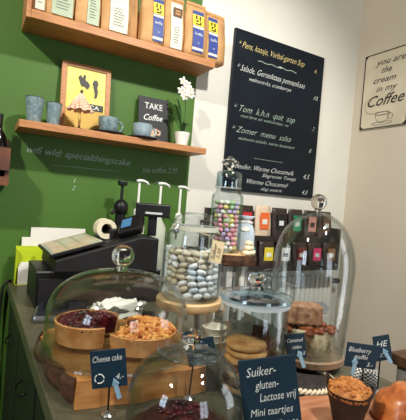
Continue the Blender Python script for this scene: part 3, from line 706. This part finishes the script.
dm2 = thing('cake_dome', 'small clear glass dome with faceted knob at the front of the counter', 'glass dome', (D2[0], D2[1], D2[2] + .0135))
MB().lathe(dome_profile(.100, .156, 0, .003, .42, 24, 2.2), 56).build('dome_glass', GLASSJ, dm2, smooth='auto')
g = MB(); g.lathe([(.056, .1475), (.058, .151), (.054, .153), (.052, .1495), (.056, .1475)], 48); g.build('dome_ring', GLASSJ, dm2, smooth=True)  # thin glass ring set around the dome top
knob(dm2, .1555, .0185, facets=8, neck=.008, flat=.75)

# ------------------------------------------------------------------ jars
def jar(name, label, loc, r, h, lid='disc', knobr=.02, facets=28, lm=GLASSL, n=48, neck=.86, group=None):
    t = thing(name, label, 'glass jar', loc, 0, group); q = .003
    MB().lathe([(0, 0), (r * .93, 0), (r, .008), (r, h * .84), (r * .97, h * .90), (r * neck, h * .95), (r * neck, h), (r * neck + .003, h + .003),
                (r * neck - q, h + .003), (r * neck - q, h * .95), (r * .97 - q, h * .90), (r - q, h * .84), (r - q, .012), (r * .9, .008), (0, .008)], n).build('jar_body', GLASSJ, t, smooth='auto')
    return t
# cookie jar
J = (.572, .722, -.42)
jc = jar('cookie_jar', 'wide glass jar of stacked cookies with bluish glass lid at the centre', J, .076, .198, neck=.97)
MB().lathe([(.064, .199), (.079, .199), (.079, .208), (.064, .208), (.064, .199)], 48).build('white_seal', mat('frosted_seal', (206, 214, 214), .4), jc, smooth='auto')
MB().lathe([(0, .209), (.082, .209), (.084, .213), (.082, .219), (.05, .227), (.02, .231), (0, .231)], 56).build('lid', GLASSL, jc, smooth='auto')
knob(jc, .231, .021, facets=8, neck=.012, flat=.8)
random.seed(8)
def cookie(x, y, z, r, h, m, label, tilt=0, group='round cookies stacked in the glass jar'):
    t = thing('cookie', label, 'cookie', (x, y, z), random.random() * 6, group); t.rotation_euler[0] = tilt
    ph_ = random.random() * 6
    MB().lathe([(0, 0), (r * .9, 0), (r, h * .4), (r * .93, h * .8), (r * .5, h), (0, h * 1.02)], 36, None, wob=lambda a, z_: 1 + .03 * sin(3 * a + ph_) + .015 * sin(7 * a)).build('cookie_disc', m, t, smooth=True)
for k in range(7):
    cookie(J[0] - .020 + random.uniform(-.003, .003), J[1] - .006 + random.uniform(-.003, .003), J[2] + .009 + k * .0158, .0475, .0155, COOKIE if k in (6, 4) else CHOCO if k in (1, 3) else COOKIE,
           ['lowest of the stacked cookies in the glass jar', 'second cookie from the jar bottom, darker', 'third cookie up in the jar stack', 'dark cookie in the middle of the jar stack', 'third cookie from the top of the jar stack', 'cookie just beneath the top one in the jar', 'pale golden topmost cookie in the glass jar'][k])
t = thing('jar_reflection', 'dark upright sticks added behind the cookies to imitate reflections in the jar', 'streak', (J[0] + .043, J[1] + .02, J[2] + .009), .4)  # dark sticks added to imitate background reflected in the jar glass
for k in range(3): MB().box(-.016 + k * .011, -.007 + k * .011, -.018, .018, 0, .13 - k * .012).build('reflection_stick', CHOCO, t, bevel=.002)

# low wooden stand with the sugared almond jar
ST = (.562, 1.020, -.42)
st = thing('wooden_cake_stand', 'pale round wooden stand with white legs under the almond jar', 'stand', ST)
MB().lathe([(0, .115), (.092, .115), (.095, .12), (.095, .136), (.092, .139), (0, .139)], 56).build('round_top', PALEW, st, smooth='auto')
for k, a in enumerate((.6, 2.5, 3.9, 5.6)):
    MB().rod((.078 * cos(a), .078 * sin(a), 0), (.062 * cos(a), .062 * sin(a), .1155), .009, .011, 12).build('leg', WHITEP, st, smooth='auto')
J2 = (ST[0] + .003, ST[1], ST[2] + .1395)
ja = jar('candy_jar', 'large glass jar of white sugared almonds with paper tag on the wooden stand', J2, .086, .205, neck=.76)
MB().lathe([(0, .209), (.062, .209), (.066, .212), (.066, .222), (.050, .238), (.03, .246), (0, .248)], 48).build('lid', GLASSJ, ja, smooth='auto')
MB().lathe([(.063, .196), (.068, .196), (.068, .209), (.063, .209), (.063, .196)], 40).build('rubber_seal', mat('clear_rubber', (206, 206, 190), .5), ja, smooth='auto')
g = MB(); g.rod((-.072, -.02, .17), (-.068, -.02, .215), .003); g.blob((-.072, -.022, .195), .009, .006, .012); g.build('clamp', STEEL, ja, smooth=True)
TAGM = mat('kraft_tag', (226, 206, 164), .7)
tgm = Matrix.Translation((.024, -.087, .145)) @ Matrix.Rotation(radians(-16), 4, 'Z') @ Matrix.Rotation(radians(8), 4, 'Y')
tg = MB().box(-.018, .018, -.0008, .0008, -.03, .03, tgm).build('paper_tag', TAGM, ja)
g = MB(); put_text(g, 'Suiker', -.002, -.022, .016, -.0012, .045, pi / 2, .4, .005, False, tgm); put_text(g, '2.50', .011, -.018, .013, -.0012, .03, pi / 2, .4, .005, False, tgm); g.build('lettering', BLACK, tg)
MB().tube([(.016, -.082, .175), (0, -.075, .19), (-.03, -.055, .197)], .001, 5).build('string', TAGM, ja)
# almonds
random.seed(31)
AL = [mat('white_sugar_shell', (246, 246, 244), .35), mat('pale_blue_sugar_shell', (206, 216, 226), .35), mat('beige_sugar_shell', (214, 200, 172), .45)]
protos = []
for m in AL: protos.append(MB().blob((0, 0, 0), .0150, .0110, .0088, sub=2).build('sugared_almond', m, smooth=True))
def candy_fill(J, R, z0, z1, dz, size, protos, pick, label, group, cat, limit, hollow=.45, facing=True):
    c = 0; z = z0
    while z < z1 and c < limit:
        r = R - size
        while r > R * hollow or (z > z1 - 2 * dz and r > .004):
            nn = max(1, int(2 * pi * r / (2.05 * size))); off = random.random() * 6
            for i in range(nn):
                a = off + 2 * pi * i / nn
                if facing and sin(a) > .55 and z < z1 - 2 * dz: continue
                if c >= limit: break
                rr = r - random.uniform(0, size * .12); p = protos[pick(a, z)]
                o = p.copy(); COL.objects.link(o)
                o.location = (J[0] + rr * cos(a), J[1] + rr * sin(a), CZ + J[2] + z + random.uniform(-.001, .0015))
                o.rotation_euler = (random.uniform(-.5, .5), random.uniform(-.5, .5), a + pi / 2 + random.uniform(-.5, .5)); o['label'] = label; o['category'] = cat; o['group'] = group
                c += 1
            r -= size * 1.9
        z += dz
    return c
def pick_al(a, z):
    if cos(a + .5) < -.15 or z > .100: return 2 if random.random() < .6 else 0
    return 0 if random.random() < .65 else 1
candy_fill(J2, .0805, .018, .150, .0165, .0130, protos, pick_al, 'sugared almond in the large jar on the wooden stand', 'sugared almonds in the large jar', 'candy', 295, hollow=.40)
for p in protos: bpy.data.objects.remove(p)

# stacked white cups under the stand and in front
def white_cup(x, y, z, label):
    t = thing('small_cup', label, 'cup', (x, y, z), 0, 'small white cups stacked under the stand')
    MB().lathe([(0, 0), (.024, 0), (.032, .042), (.034, .044), (.031, .044), (.023, .003), (0, .003)], 28).build('cup_body', mat('pale_grey_ceramic', (206, 206, 190), .35), t, smooth='auto')
white_cup(.545, .945, -.42, 'low white cup before the wooden stand leg')
white_cup(.598, .925, -.42, 'lower white cup of the stack left of the cookie jar')
white_cup(.598, .925, -.402, 'middle white cup of the stack left of the cookie jar')
white_cup(.598, .925, -.384, 'topmost white cup of the stack left of the cookie jar')

# log riser with pastel candy jar
LG = (.845, 1.250, -.42)
lg = thing('log_slice_stand', 'round bark edged log slice on white slatted legs', 'log stand', LG)
MB().lathe([(0, .202), (.092, .202), (.094, .240), (0, .240)], 60, None, wob=lambda a, z: 1 + .02 * sin(5 * a) + .012 * sin(13 * a)).build('log_slice', PALEW, lg)
MB().lathe([(.0925, .201), (.099, .204), (.101, .222), (.099, .238), (.0945, .240), (.0925, .201)], 90, None, wob=lambda a, z: 1 + .02 * sin(5 * a) + .012 * sin(13 * a) + .008 * sin(37 * a + z * 300)).build('bark_ring', BARK, lg)
for k in range(8): 
    a = k * pi / 4 + .3; MB().box(-.010, .010, -.004, .004, 0, .202, Matrix.Rotation(a, 4, 'Z') @ Matrix.Translation((0, .07, 0))).build('leg', WHITEP, lg)
J3 = (LG[0] - .024, LG[1] + .004, LG[2] + .2405)
jp = jar('candy_jar', 'tall octagonal glass jar of pastel candies on the log slice', J3, .061, .235, n=8, neck=.78)
for ch in jp.children:
    for p in ch.data.polygons: p.use_smooth = False
MB().lathe([(0, 0.239), (.050, 0.239), (.050, 0.244), (.047, 0.246), (.047, 0.292), (.042, 0.298), (.02, 0.302), (0, 0.302), (0, 0.297), (.040, 0.293), (.044, 0.288), (.044, 0.244), (0, 0.243)], 36).build('lid', GLASSL, jp, smooth='auto')
g = MB(); g.lathe([(0, 0.302), (.012, 0.302), (.010, 0.312), (.022, 0.324), (.034, 0.330), (.030, 0.340), (.014, 0.348), (.008, 0.356), (0, 0.358)], 10); g.build('finial', KNOBG, jp)
PC = [((236, 160, 176), 'pink'), ((240, 222, 130), 'yellow'), ((170, 206, 160), 'green'), ((240, 236, 226), 'white'), ((200, 176, 214), 'lilac')]
protos = [MB().blob((0, 0, 0), .0105, .0085, .0085, sub=2).build('pastel_candy', mat('pastel_%s_candy' % n_, c_, .4), smooth=True) for c_, n_ in PC]
random.seed(17)
candy_fill(J3, .051, .018, .190, .0165, .0105, protos, lambda a, z: (random.choice([1, 1, 3, 2, 0, 4]) if z > .11 else random.choice([0, 3, 0, 4, 1, 3])), 'pastel candy in the tall octagonal jar', 'pastel candies in the octagonal jar', 'candy', 150, hollow=.5)
for p in protos: bpy.data.objects.remove(p)
# meringues pile + gift bag on the log
random.seed(40)
i = 0
for (x, y, z) in ((.020, -.082, 0), (.045, -.072, 0), (.066, -.052, 0), (.046, -.046, 0), (.034, -.070, .017), (.056, -.054, .017), (.044, -.060, .034)):
    t = thing('cream_sweet', 'cream coloured sweet in the small pile on the log slice', 'candy', (LG[0] + x, LG[1] + y, LG[2] + .2405 + z), random.random() * 3, 'cream sweets piled on the log slice')
    MB().lathe([(0, 0), (.013, 0), (.0155, .006), (.012, .0145), (0, .0165)], 18).build('sweet', mat('cream_sugar', (232, 220, 186), .6), t, smooth=True)
gbag = thing('gift_bag', 'clear bluish gift bag with white bow beside the pastel jar', 'gift bag', (LG[0] + .072, LG[1] + .012, LG[2] + .2405), radians(-25)); gbag.scale = (.85, .36, .47)
BAGM = mat('bluish_cellophane', (186, 200, 212), .25)
g = MB(); g.lathe([(0, 0), (.045, 0), (.05, .02), (.048, .16), (.036, .22), (.014, .245), (.022, .262), (.05, .295), (.046, .296), (.012, .25), (0, .245)], 24, None, wob=lambda a, z: 1 + .06 * sin(6 * a) * (z / .2)); g.build('bag_body', BAGM, gbag, smooth=True)
g = MB()
for s in (-1, 1): g.blob((s * .018, -.018, .245), .018, .006, .011, Euler((0, s * .5, 0)))
g.blob((0, -.02, .245), .006); g.build('bow', PAPER, gbag, smooth=True)
g = MB(); g.lathe([(0, 0), (.020, 0), (.020, .002), (0, .002)], 24, Matrix.Translation((0, -.048, .19)) @ Matrix.Rotation(radians(80), 4, 'X')); g.build('round_sticker', PAPER, gbag)

# empty jar behind cookie jar
J4 = (.868, 1.005, -.42)
je = jar('storage_jar', 'clear empty glass jar with a small paper tag behind the cookie jar', J4, .068, .195, neck=.52)
MB().lathe([(0, .199), (.036, .199), (.040, .203), (.038, .212), (.02, .218), (0, .219)], 36).build('lid', GLASSL, je, smooth='auto')
MB().box(-.014, .014, -.0008, .0008, -.022, .022, Matrix.Translation((-.012, -.0705, .115)) @ Matrix.Rotation(radians(-10), 4, 'Y')).build('paper_tag', TAGM, je)

# ------------------------------------------------------------------ tall dome on round board
D3 = (.822, .798, -.42)
bd = thing('round_serving_board', 'round weathered wooden board under the tall glass cloche', 'board', D3)
MB().lathe([(0, .014), (.092, .014), (.100, .020), (.101, .034), (.096, .039), (0, .039)], 60).build('board_disc', BOARDW, bd, smooth='auto')
MB().lathe([(0, .0), (.078, .0), (.078, .0142), (0, .0142)], 40).build('foot', DARKMATT, bd)
dm3 = thing('glass_cloche', 'tall clear glass cloche with round knob over the loaf cake', 'glass dome', (D3[0], D3[1], D3[2] + .0395))
MB().lathe(dome_profile(.110, .378, 0, .0035, .58, 30, 2.15, 0.90), 64).build('cloche_glass', thin_glass('cloche_glass', (.965, .98, .98), (.5, .6, .59), 1.0, .07), dm3, smooth='auto')
knob(dm3, .377, .022, neck=.008)
# cake and bread in it
cz0 = D3[2] + .0395
ca = thing('caramel_cake', 'pale speckled cake with brown caramel top under the tall cloche', 'cake', (D3[0] + .0, D3[1] + .0, cz0)); ca.scale = (1, 1, 1.28)
random.seed(14)
MB().lathe([(0, 0), (.064, 0), (.068, .01), (.069, .040), (.064, .047), (0, .048)], 44, None, wob=lambda a, z: 1 + .02 * sin(5 * a) + .01 * sin(11 * a)).build('cake_body', mat('speckled_crumb', (214, 200, 164), .8, (120, 96, 60), 38, .6, contrast=(.46, .66)), ca, smooth='auto')
g = MB()
for k in range(70):
    a = random.uniform(0, 6.28); q = .073 * math.sqrt(random.random()); g.blob((q * cos(a), q * sin(a), .051 - .05 * (q / .073) ** 6 * .1), random.uniform(.009, .014), None, .006, sub=2, jit=.06)
g.build('caramel_top', mat('brown_caramel', (160, 82, 36), .3, (110, 48, 22), 30, .4, coat=.4), ca, smooth=True)
lf = thing('loaf_slice', 'rectangular brown speckled loaf piece lying on the caramel cake', 'cake', (D3[0] - .022, D3[1] + .0, cz0 + .075), radians(-30))
MB().box(-.046, .046, -.030, .030, 0, .050).build('loaf_body', mat('loaf_crumb', (190, 146, 112), .8, (134, 92, 66), 60, .5), lf, bevel=.004)
MB().box(-.044, .044, -.028, .028, -.003, .0).build('loaf_base', mat('brown_loaf_crust', (70, 40, 24), .6), lf)
kn = thing('cake_server', 'grey metal cake server lying behind the loaf piece in the cloche', 'cake server', (D3[0] + .040, D3[1] + .022, cz0 + .105), radians(-25))
g = MB(); g.prism([(-.04, -.016), (.03, -.022), (.045, 0), (.03, .022), (-.04, .016)], 0, .0025, Matrix.Rotation(radians(35), 4, 'X')); g.build('blade', mat('worn_metal', (120, 120, 122), .35, metal=.8), kn)
MB().rod((.02, 0, -.024), (.02, 0, .002), .003).build('support_pin', DARKPL, kn)

# woven things
def weave(name, a, b_, sx, sy):
    m = bpy.data.materials.new(name); m.use_nodes = True; nt = m.node_tree; b = nt.nodes['Principled BSDF']; b.inputs['Roughness'].default_value = .6
    uv = nt.nodes.new('ShaderNodeTexCoord'); sep = nt.nodes.new('ShaderNodeSeparateXYZ'); nt.links.new(uv.outputs['Object'], sep.inputs[0])
    at = nt.nodes.new('ShaderNodeMath'); at.operation = 'ARCTAN2'; nt.links.new(sep.outputs['Y'], at.inputs[0]); nt.links.new(sep.outputs['X'], at.inputs[1])
    ma = nt.nodes.new('ShaderNodeMath'); ma.operation = 'MULTIPLY'; ma.inputs[1].default_value = sx; nt.links.new(at.outputs[0], ma.inputs[0])
    ln = nt.nodes.new('ShaderNodeVectorMath'); ln.operation = 'LENGTH'; cm = nt.nodes.new('ShaderNodeCombineXYZ'); nt.links.new(sep.outputs['X'], cm.inputs[0]); nt.links.new(sep.outputs['Y'], cm.inputs[1]); nt.links.new(cm.outputs[0], ln.inputs[0])
    mb = nt.nodes.new('ShaderNodeMath'); mb.operation = 'MULTIPLY'; mb.inputs[1].default_value = sy; nt.links.new(sep.outputs['Z'], mb.inputs[0])
    c2 = nt.nodes.new('ShaderNodeCombineXYZ'); nt.links.new(ma.outputs[0], c2.inputs[0]); nt.links.new(mb.outputs[0], c2.inputs[1])
    ch = nt.nodes.new('ShaderNodeTexChecker'); ch.inputs['Scale'].default_value = 1; ch.inputs['Color1'].default_value = lin(a); ch.inputs['Color2'].default_value = lin(b_)
    nt.links.new(c2.outputs[0], ch.inputs['Vector']); nt.links.new(ch.outputs['Color'], b.inputs['Base Color']); return m
wv = thing('woven_trivet', 'round woven trivet with a braided cream rim before the cloche board', 'trivet', (.722, .712, -.42))
MB().lathe([(0, 0), (.072, 0), (.072, .006), (0, .006)], 48).build('trivet_disc', mat('black_weave', (40, 36, 34), .8, (60, 54, 50), 80, .4), wv, smooth='auto')
CRB = mat('cream_braid', (224, 208, 180), .7)
g = MB()
for s in (0, pi):
    P = [((.078 + .0035 * cos(k * .78 + s)) * cos(k * 2 * pi / 176), (.078 + .0035 * cos(k * .78 + s)) * sin(k * 2 * pi / 176), .0085 + .0035 * sin(k * .78 + s)) for k in range(176)]
    g.tube(P, .0042, 6, closed=True)
g.build('braided_rim', CRB, wv, smooth=True)
g = MB()
for k in range(44):
    a = 2 * pi * (k + .5) / 44; g.blob((.078 * cos(a), .078 * sin(a), .0095), .0033, .0055, .0075, Euler((.7, 0, a)), 1)
g.build('dark_braid_strand', mat('dark_strand', (60, 48, 40), .7), wv, smooth=True)
wo = thing('woven_basket', 'small round black and white woven basket behind the blueberry muffin sign', 'basket', (.868, .640, -.42))
MB().lathe([(0, 0), (.020, 0), (.030, .008), (.034, .022), (.031, .036), (.020, .047), (.008, .051), (0, .051)], 40).build('basket_body', weave('basket_weave', (224, 222, 214), (40, 44, 50), 5.1, 260), wo, smooth=True)
MB().lathe([(0, .051), (.010, .051), (.008, .056), (0, .057)], 20).build('lid_button', mat('tan_weave', (190, 150, 110), .7), wo, smooth=True)

# ------------------------------------------------------------------ front right: wood slice, muffin, bun
wsl = thing('wood_slice_board', 'reddish wood slice board under the muffin and bun at the front', 'board', (.66, .50, -.42))
random.seed(6)
P = [((.165 + random.uniform(-.006, .006)) * cos(a) * 1.05, (.105 + random.uniform(-.004, .004)) * sin(a)) for a in [2 * pi * k / 40 for k in range(40)]]
ca_, sa_ = cos(radians(-22)), sin(radians(-22)); P = [(x * ca_ - y * sa_, x * sa_ + y * ca_) for x, y in P]
MB().prism(P, 0, .022).build('slice_body', mat('reddish_slice_wood', (196, 140, 104), .5, (170, 108, 76), 10, .05, stretch=(1, 6, 1)), wsl, bevel=.002)
pb = MB(); Q = [(x * 1.012, y * 1.012) for x, y in P]; n = len(P)
pb.add([(x, y, .001) for x, y in Q] + [(x, y, .021) for x, y in Q] + [(x, y, .021) for x, y in P] + [(x, y, .001) for x, y in P],
       [(i, (i + 1) % n, n + (i + 1) % n, n + i) for i in range(n)] + [(n + i, n + (i + 1) % n, 2 * n + (i + 1) % n, 2 * n + i) for i in range(n)])
pb.build('bark_rim', BARK, wsl)
mu = thing('muffin', 'golden topped muffin in dark brown baking paper on the wood slice', 'muffin', (.648, .508, -.398))
MB().lathe([(0, 0), (.026, 0), (.039, .052), (.0, .052)], 44).build('muffin_body', MUFF, mu)
# pleated paper with pointed tips
pp = MB(); n = 64; vs = []
for j, (r, z) in enumerate(((0, .0), (.027, 0), (.033, .025), (.0405, .052), (.044, .066))):
    for i in range(n):
        a = 2 * pi * i / n; tip = (max(0, cos(2 * (a - 2.0))) ** 3 * .020 - .006) if j == 4 else 0
        q = r * (1 + (.005 * (1 if i % 2 else -1) if j else 0)) + (tip * .25 if j == 4 else 0); vs.append((q * cos(a), q * sin(a), z + tip))
pp.add(vs, [(j * n + i, j * n + (i + 1) % n, (j + 1) * n + (i + 1) % n, (j + 1) * n + i) for j in range(4) for i in range(n)])
o = pp.build('baking_paper', MUFFP, mu); sm = o.modifiers.new('s', 'SOLIDIFY'); sm.thickness = .0008
tp = MB(); random.seed(77); tp.blob((0, 0, .056), .0415, .0415, .020, sub=4, jit=.012)
for k in range(90):
    a = random.uniform(0, 6.28); q = .037 * math.sqrt(random.random()); tp.blob((q * cos(a), q * sin(a), .056 + .0195 * math.sqrt(max(0, 1 - (q / .0415) ** 2))), random.uniform(.003, .006), sub=1, jit=.25)
tp.build('muffin_top', MUFF, mu, smooth=True)
bu = thing('glazed_bun', 'glossy brown glazed bun at the right front corner', 'bun', (.768, .462, -.398), radians(-20))
bm = MB(); bm.blob((0, 0, 0), 1, 1, 1, sub=4)
vs = []
for x, y, z in bm.v:
    r = math.hypot(x, y); zz = (z * .056 if z > 0 else z * .006) ; a = math.atan2(y, x)
    k = 1 + .03 * sin(3 * a + 1) ; vs.append((x * .070 * k, y * .056 * k, zz * 1.15 + .007 + (.004 * sin(r * 14 + a) if z > 0 else 0)))
MB().add(vs, bm.f).build('bun_body', BUN, bu, smooth=True)
g = MB(); g.tube([(-.05, -.01, .036), (-.03, -.02, .052), (0, -.022, .060), (.03, -.02, .052), (.05, -.01, .036)], lambda u: .003 + .005 * sin(pi * u)); g.build('baked_ridge', BUN, bu, smooth=True)

# ------------------------------------------------------------------ chalk price signs
def sign(label, x, y, zfoot, zb, wd, ht, roll, yaw, lines, clip=None, dx=0, stem=True, m=SIGNB, tip=0):
    """board centre at height zb above the foot, dx sideways from the foot"""
    t = thing('price_sign', label, 'sign', (x, y, zfoot), radians(-yaw))
    mt = Matrix.Translation((dx, 0, zb)) @ Matrix.Rotation(radians(roll), 4, 'Y') @ Matrix.Rotation(radians(-tip), 4, 'X')
    b = MB(); b.box(-wd / 2, wd / 2, -.0015, .0015, -ht / 2, ht / 2, mt); bo = b.build('sign_board', m, t, bevel=.001)
    for tx, lx, lz, s, w_, rt in lines:
        g = MB(); put_text(g, tx, lx, lz, s, -.0022, w_, rt, .3, .0, False, mt); g.build('lettering', CHALK, bo)
    if stem:
        MB().rod((0, .006, .004), (dx * .3, .006, zb), .0018, n=8).build('stem', DARKPL, t)
        MB().lathe([(0, 0), (.013, 0), (.013, .003), (.007, .008), (0, .010)], 24, Matrix.Translation((0, .006, 0))).build('foot', STEEL, t, smooth='auto')
    if clip:
        cm_ = mt @ Matrix.Translation((clip[0], -.004, clip[1])) @ Matrix.Rotation(radians(clip[2]), 4, 'Y')
        c = MB(); c.box(-.004, .004, -.002, .002, -.022, .010, cm_); c.prism([(-.007, .006), (.007, .006), (.0, .018)], -.002, .002, cm_ @ Matrix.Rotation(pi / 2, 4, 'X')); c.build('clip', CLIPB, t)
    return t
icon = [('0', 0, 0, 0, 0, 0)]
s1 = sign('small dark sign reading Cheese cake standing before the wood slab', .243, .722, -.42, .093, .066, .072, -8, 22,
     [('Cheese cake', -.028, .014, .017, .054, .02), ('4,-', .012, -.021, .015, None, 0)], (.012, -.036, -12), -.004)
for ch in s1.children:
    if ch.name.startswith('sign_board'):
        g = MB(); mt = Matrix.Translation((-.004, 0, .093)) @ Matrix.Rotation(radians(-8), 4, 'Y')
        for k in range(3):
            a = k * 2 * pi / 3
            Pp = [mt @ Vector((-.018 + .0085 * cos(a + u * 1.7 / 5), -.0025, -.017 + .0085 * sin(a + u * 1.7 / 5))) for u in range(6)]; g.tube(Pp, .0011, 5)
        g.build('ring_symbol', CHALK, ch)
sign('dark tilted sign standing behind the small dome knob', .418, .724, -.42, .105, .062, .055, -16, 28, [('Choco', -.02, .008, .014, .036, 0), ('taart', -.016, -.008, .013, .03, 0), ('3,50', .002, -.022, .012, None, 0)], None, .018)
sign('large slate sign reading Suiker Gluten Lactose vrij in front of the cookie jar', .444, .504, -.42, .098, .096, .150, -11, 28,
     [('Suiker-', -.036, .046, .022, .050, .03), ('gluten-', -.024, .024, .020, .040, .03), ('Lactose vrij', -.018, .003, .020, .062, .03), ('Mini taartjes', -.036, -.021, .018, .072, .03), ('van', -.034, -.046, .016, .018, .03), ('SUE', -.010, -.046, .021, .026, .03), ('2.50', .022, -.044, .016, .020, .03)], None, .004)
sign('small dark sign with light blue clip standing before the cloche board', .640, .655, -.42, .116, .044, .056, -10, 30, [('Caramel', -.019, .010, .012, .036, 0), ('cake', -.008, -.005, .012, .020, 0), ('3,5', .006, -.020, .011, None, 0)], (.008, -.026, -14), .002)
sign('dark sign reading Blueberry muffin behind the muffin', .800, .590, -.42, .098, .072, .056, 3, 30, [('Blueberry', -.031, .008, .016, .052, 0), ('muffin', -.016, -.007, .015, .030, 0), ('3.-', .014, -.022, .014, None, 0)], (-.014, -.022, 3), -.012, True)
sign('small tilted dark sign just right of the blueberry muffin sign', .858, .592, -.42, .110, .040, .060, -14, 30, [('HE', -.014, .004, .02, .028, 0), ('3.5', -.010, -.02, .012, None, 0)], (.006, -.016, -20), .0, True)

# ------------------------------------------------------------------ ceiling spots carrying the lamps
def ceiling_spot(loc, tgt, label):
    t = thing('ceiling_spotlight', label, 'spotlight', (loc[0], loc[1], 0)); t.location.z = ZT
    MB().lathe([(0, -.02), (.05, -.02), (.05, 0), (0, 0)], 28).build('base', DARKPL, t)
    d = (Vector(tgt) - Vector(loc)).normalized(); c = Vector((0, 0, loc[2] - ZT)) 
    MB().rod((0, 0, -.02), c - d * .10, .008).build('arm', DARKPL, t)
    mt = Matrix.Translation(c - d * .02) @ d.to_track_quat('Z', 'Y').to_matrix().to_4x4()
    MB().lathe([(0, -.12), (.045, -.12), (.055, -.01), (.050, -.01), (.04, -.115), (0, -.115)], 28, mt).build('lamp_head', DARKPL, t, smooth='auto')
ceiling_spot(KEY, (0.7, 1.7, 1.6), 'black ceiling spotlight aimed at the green shelf wall')
ceiling_spot(KEY2, (1.15, 1.90, 1.15), 'black ceiling spotlight aimed at the chalkboard wall')
ceiling_spot((0.9, -0.5, 3.08), (0.5, 0.8, 0.9), 'black ceiling spotlight aimed at the counter')
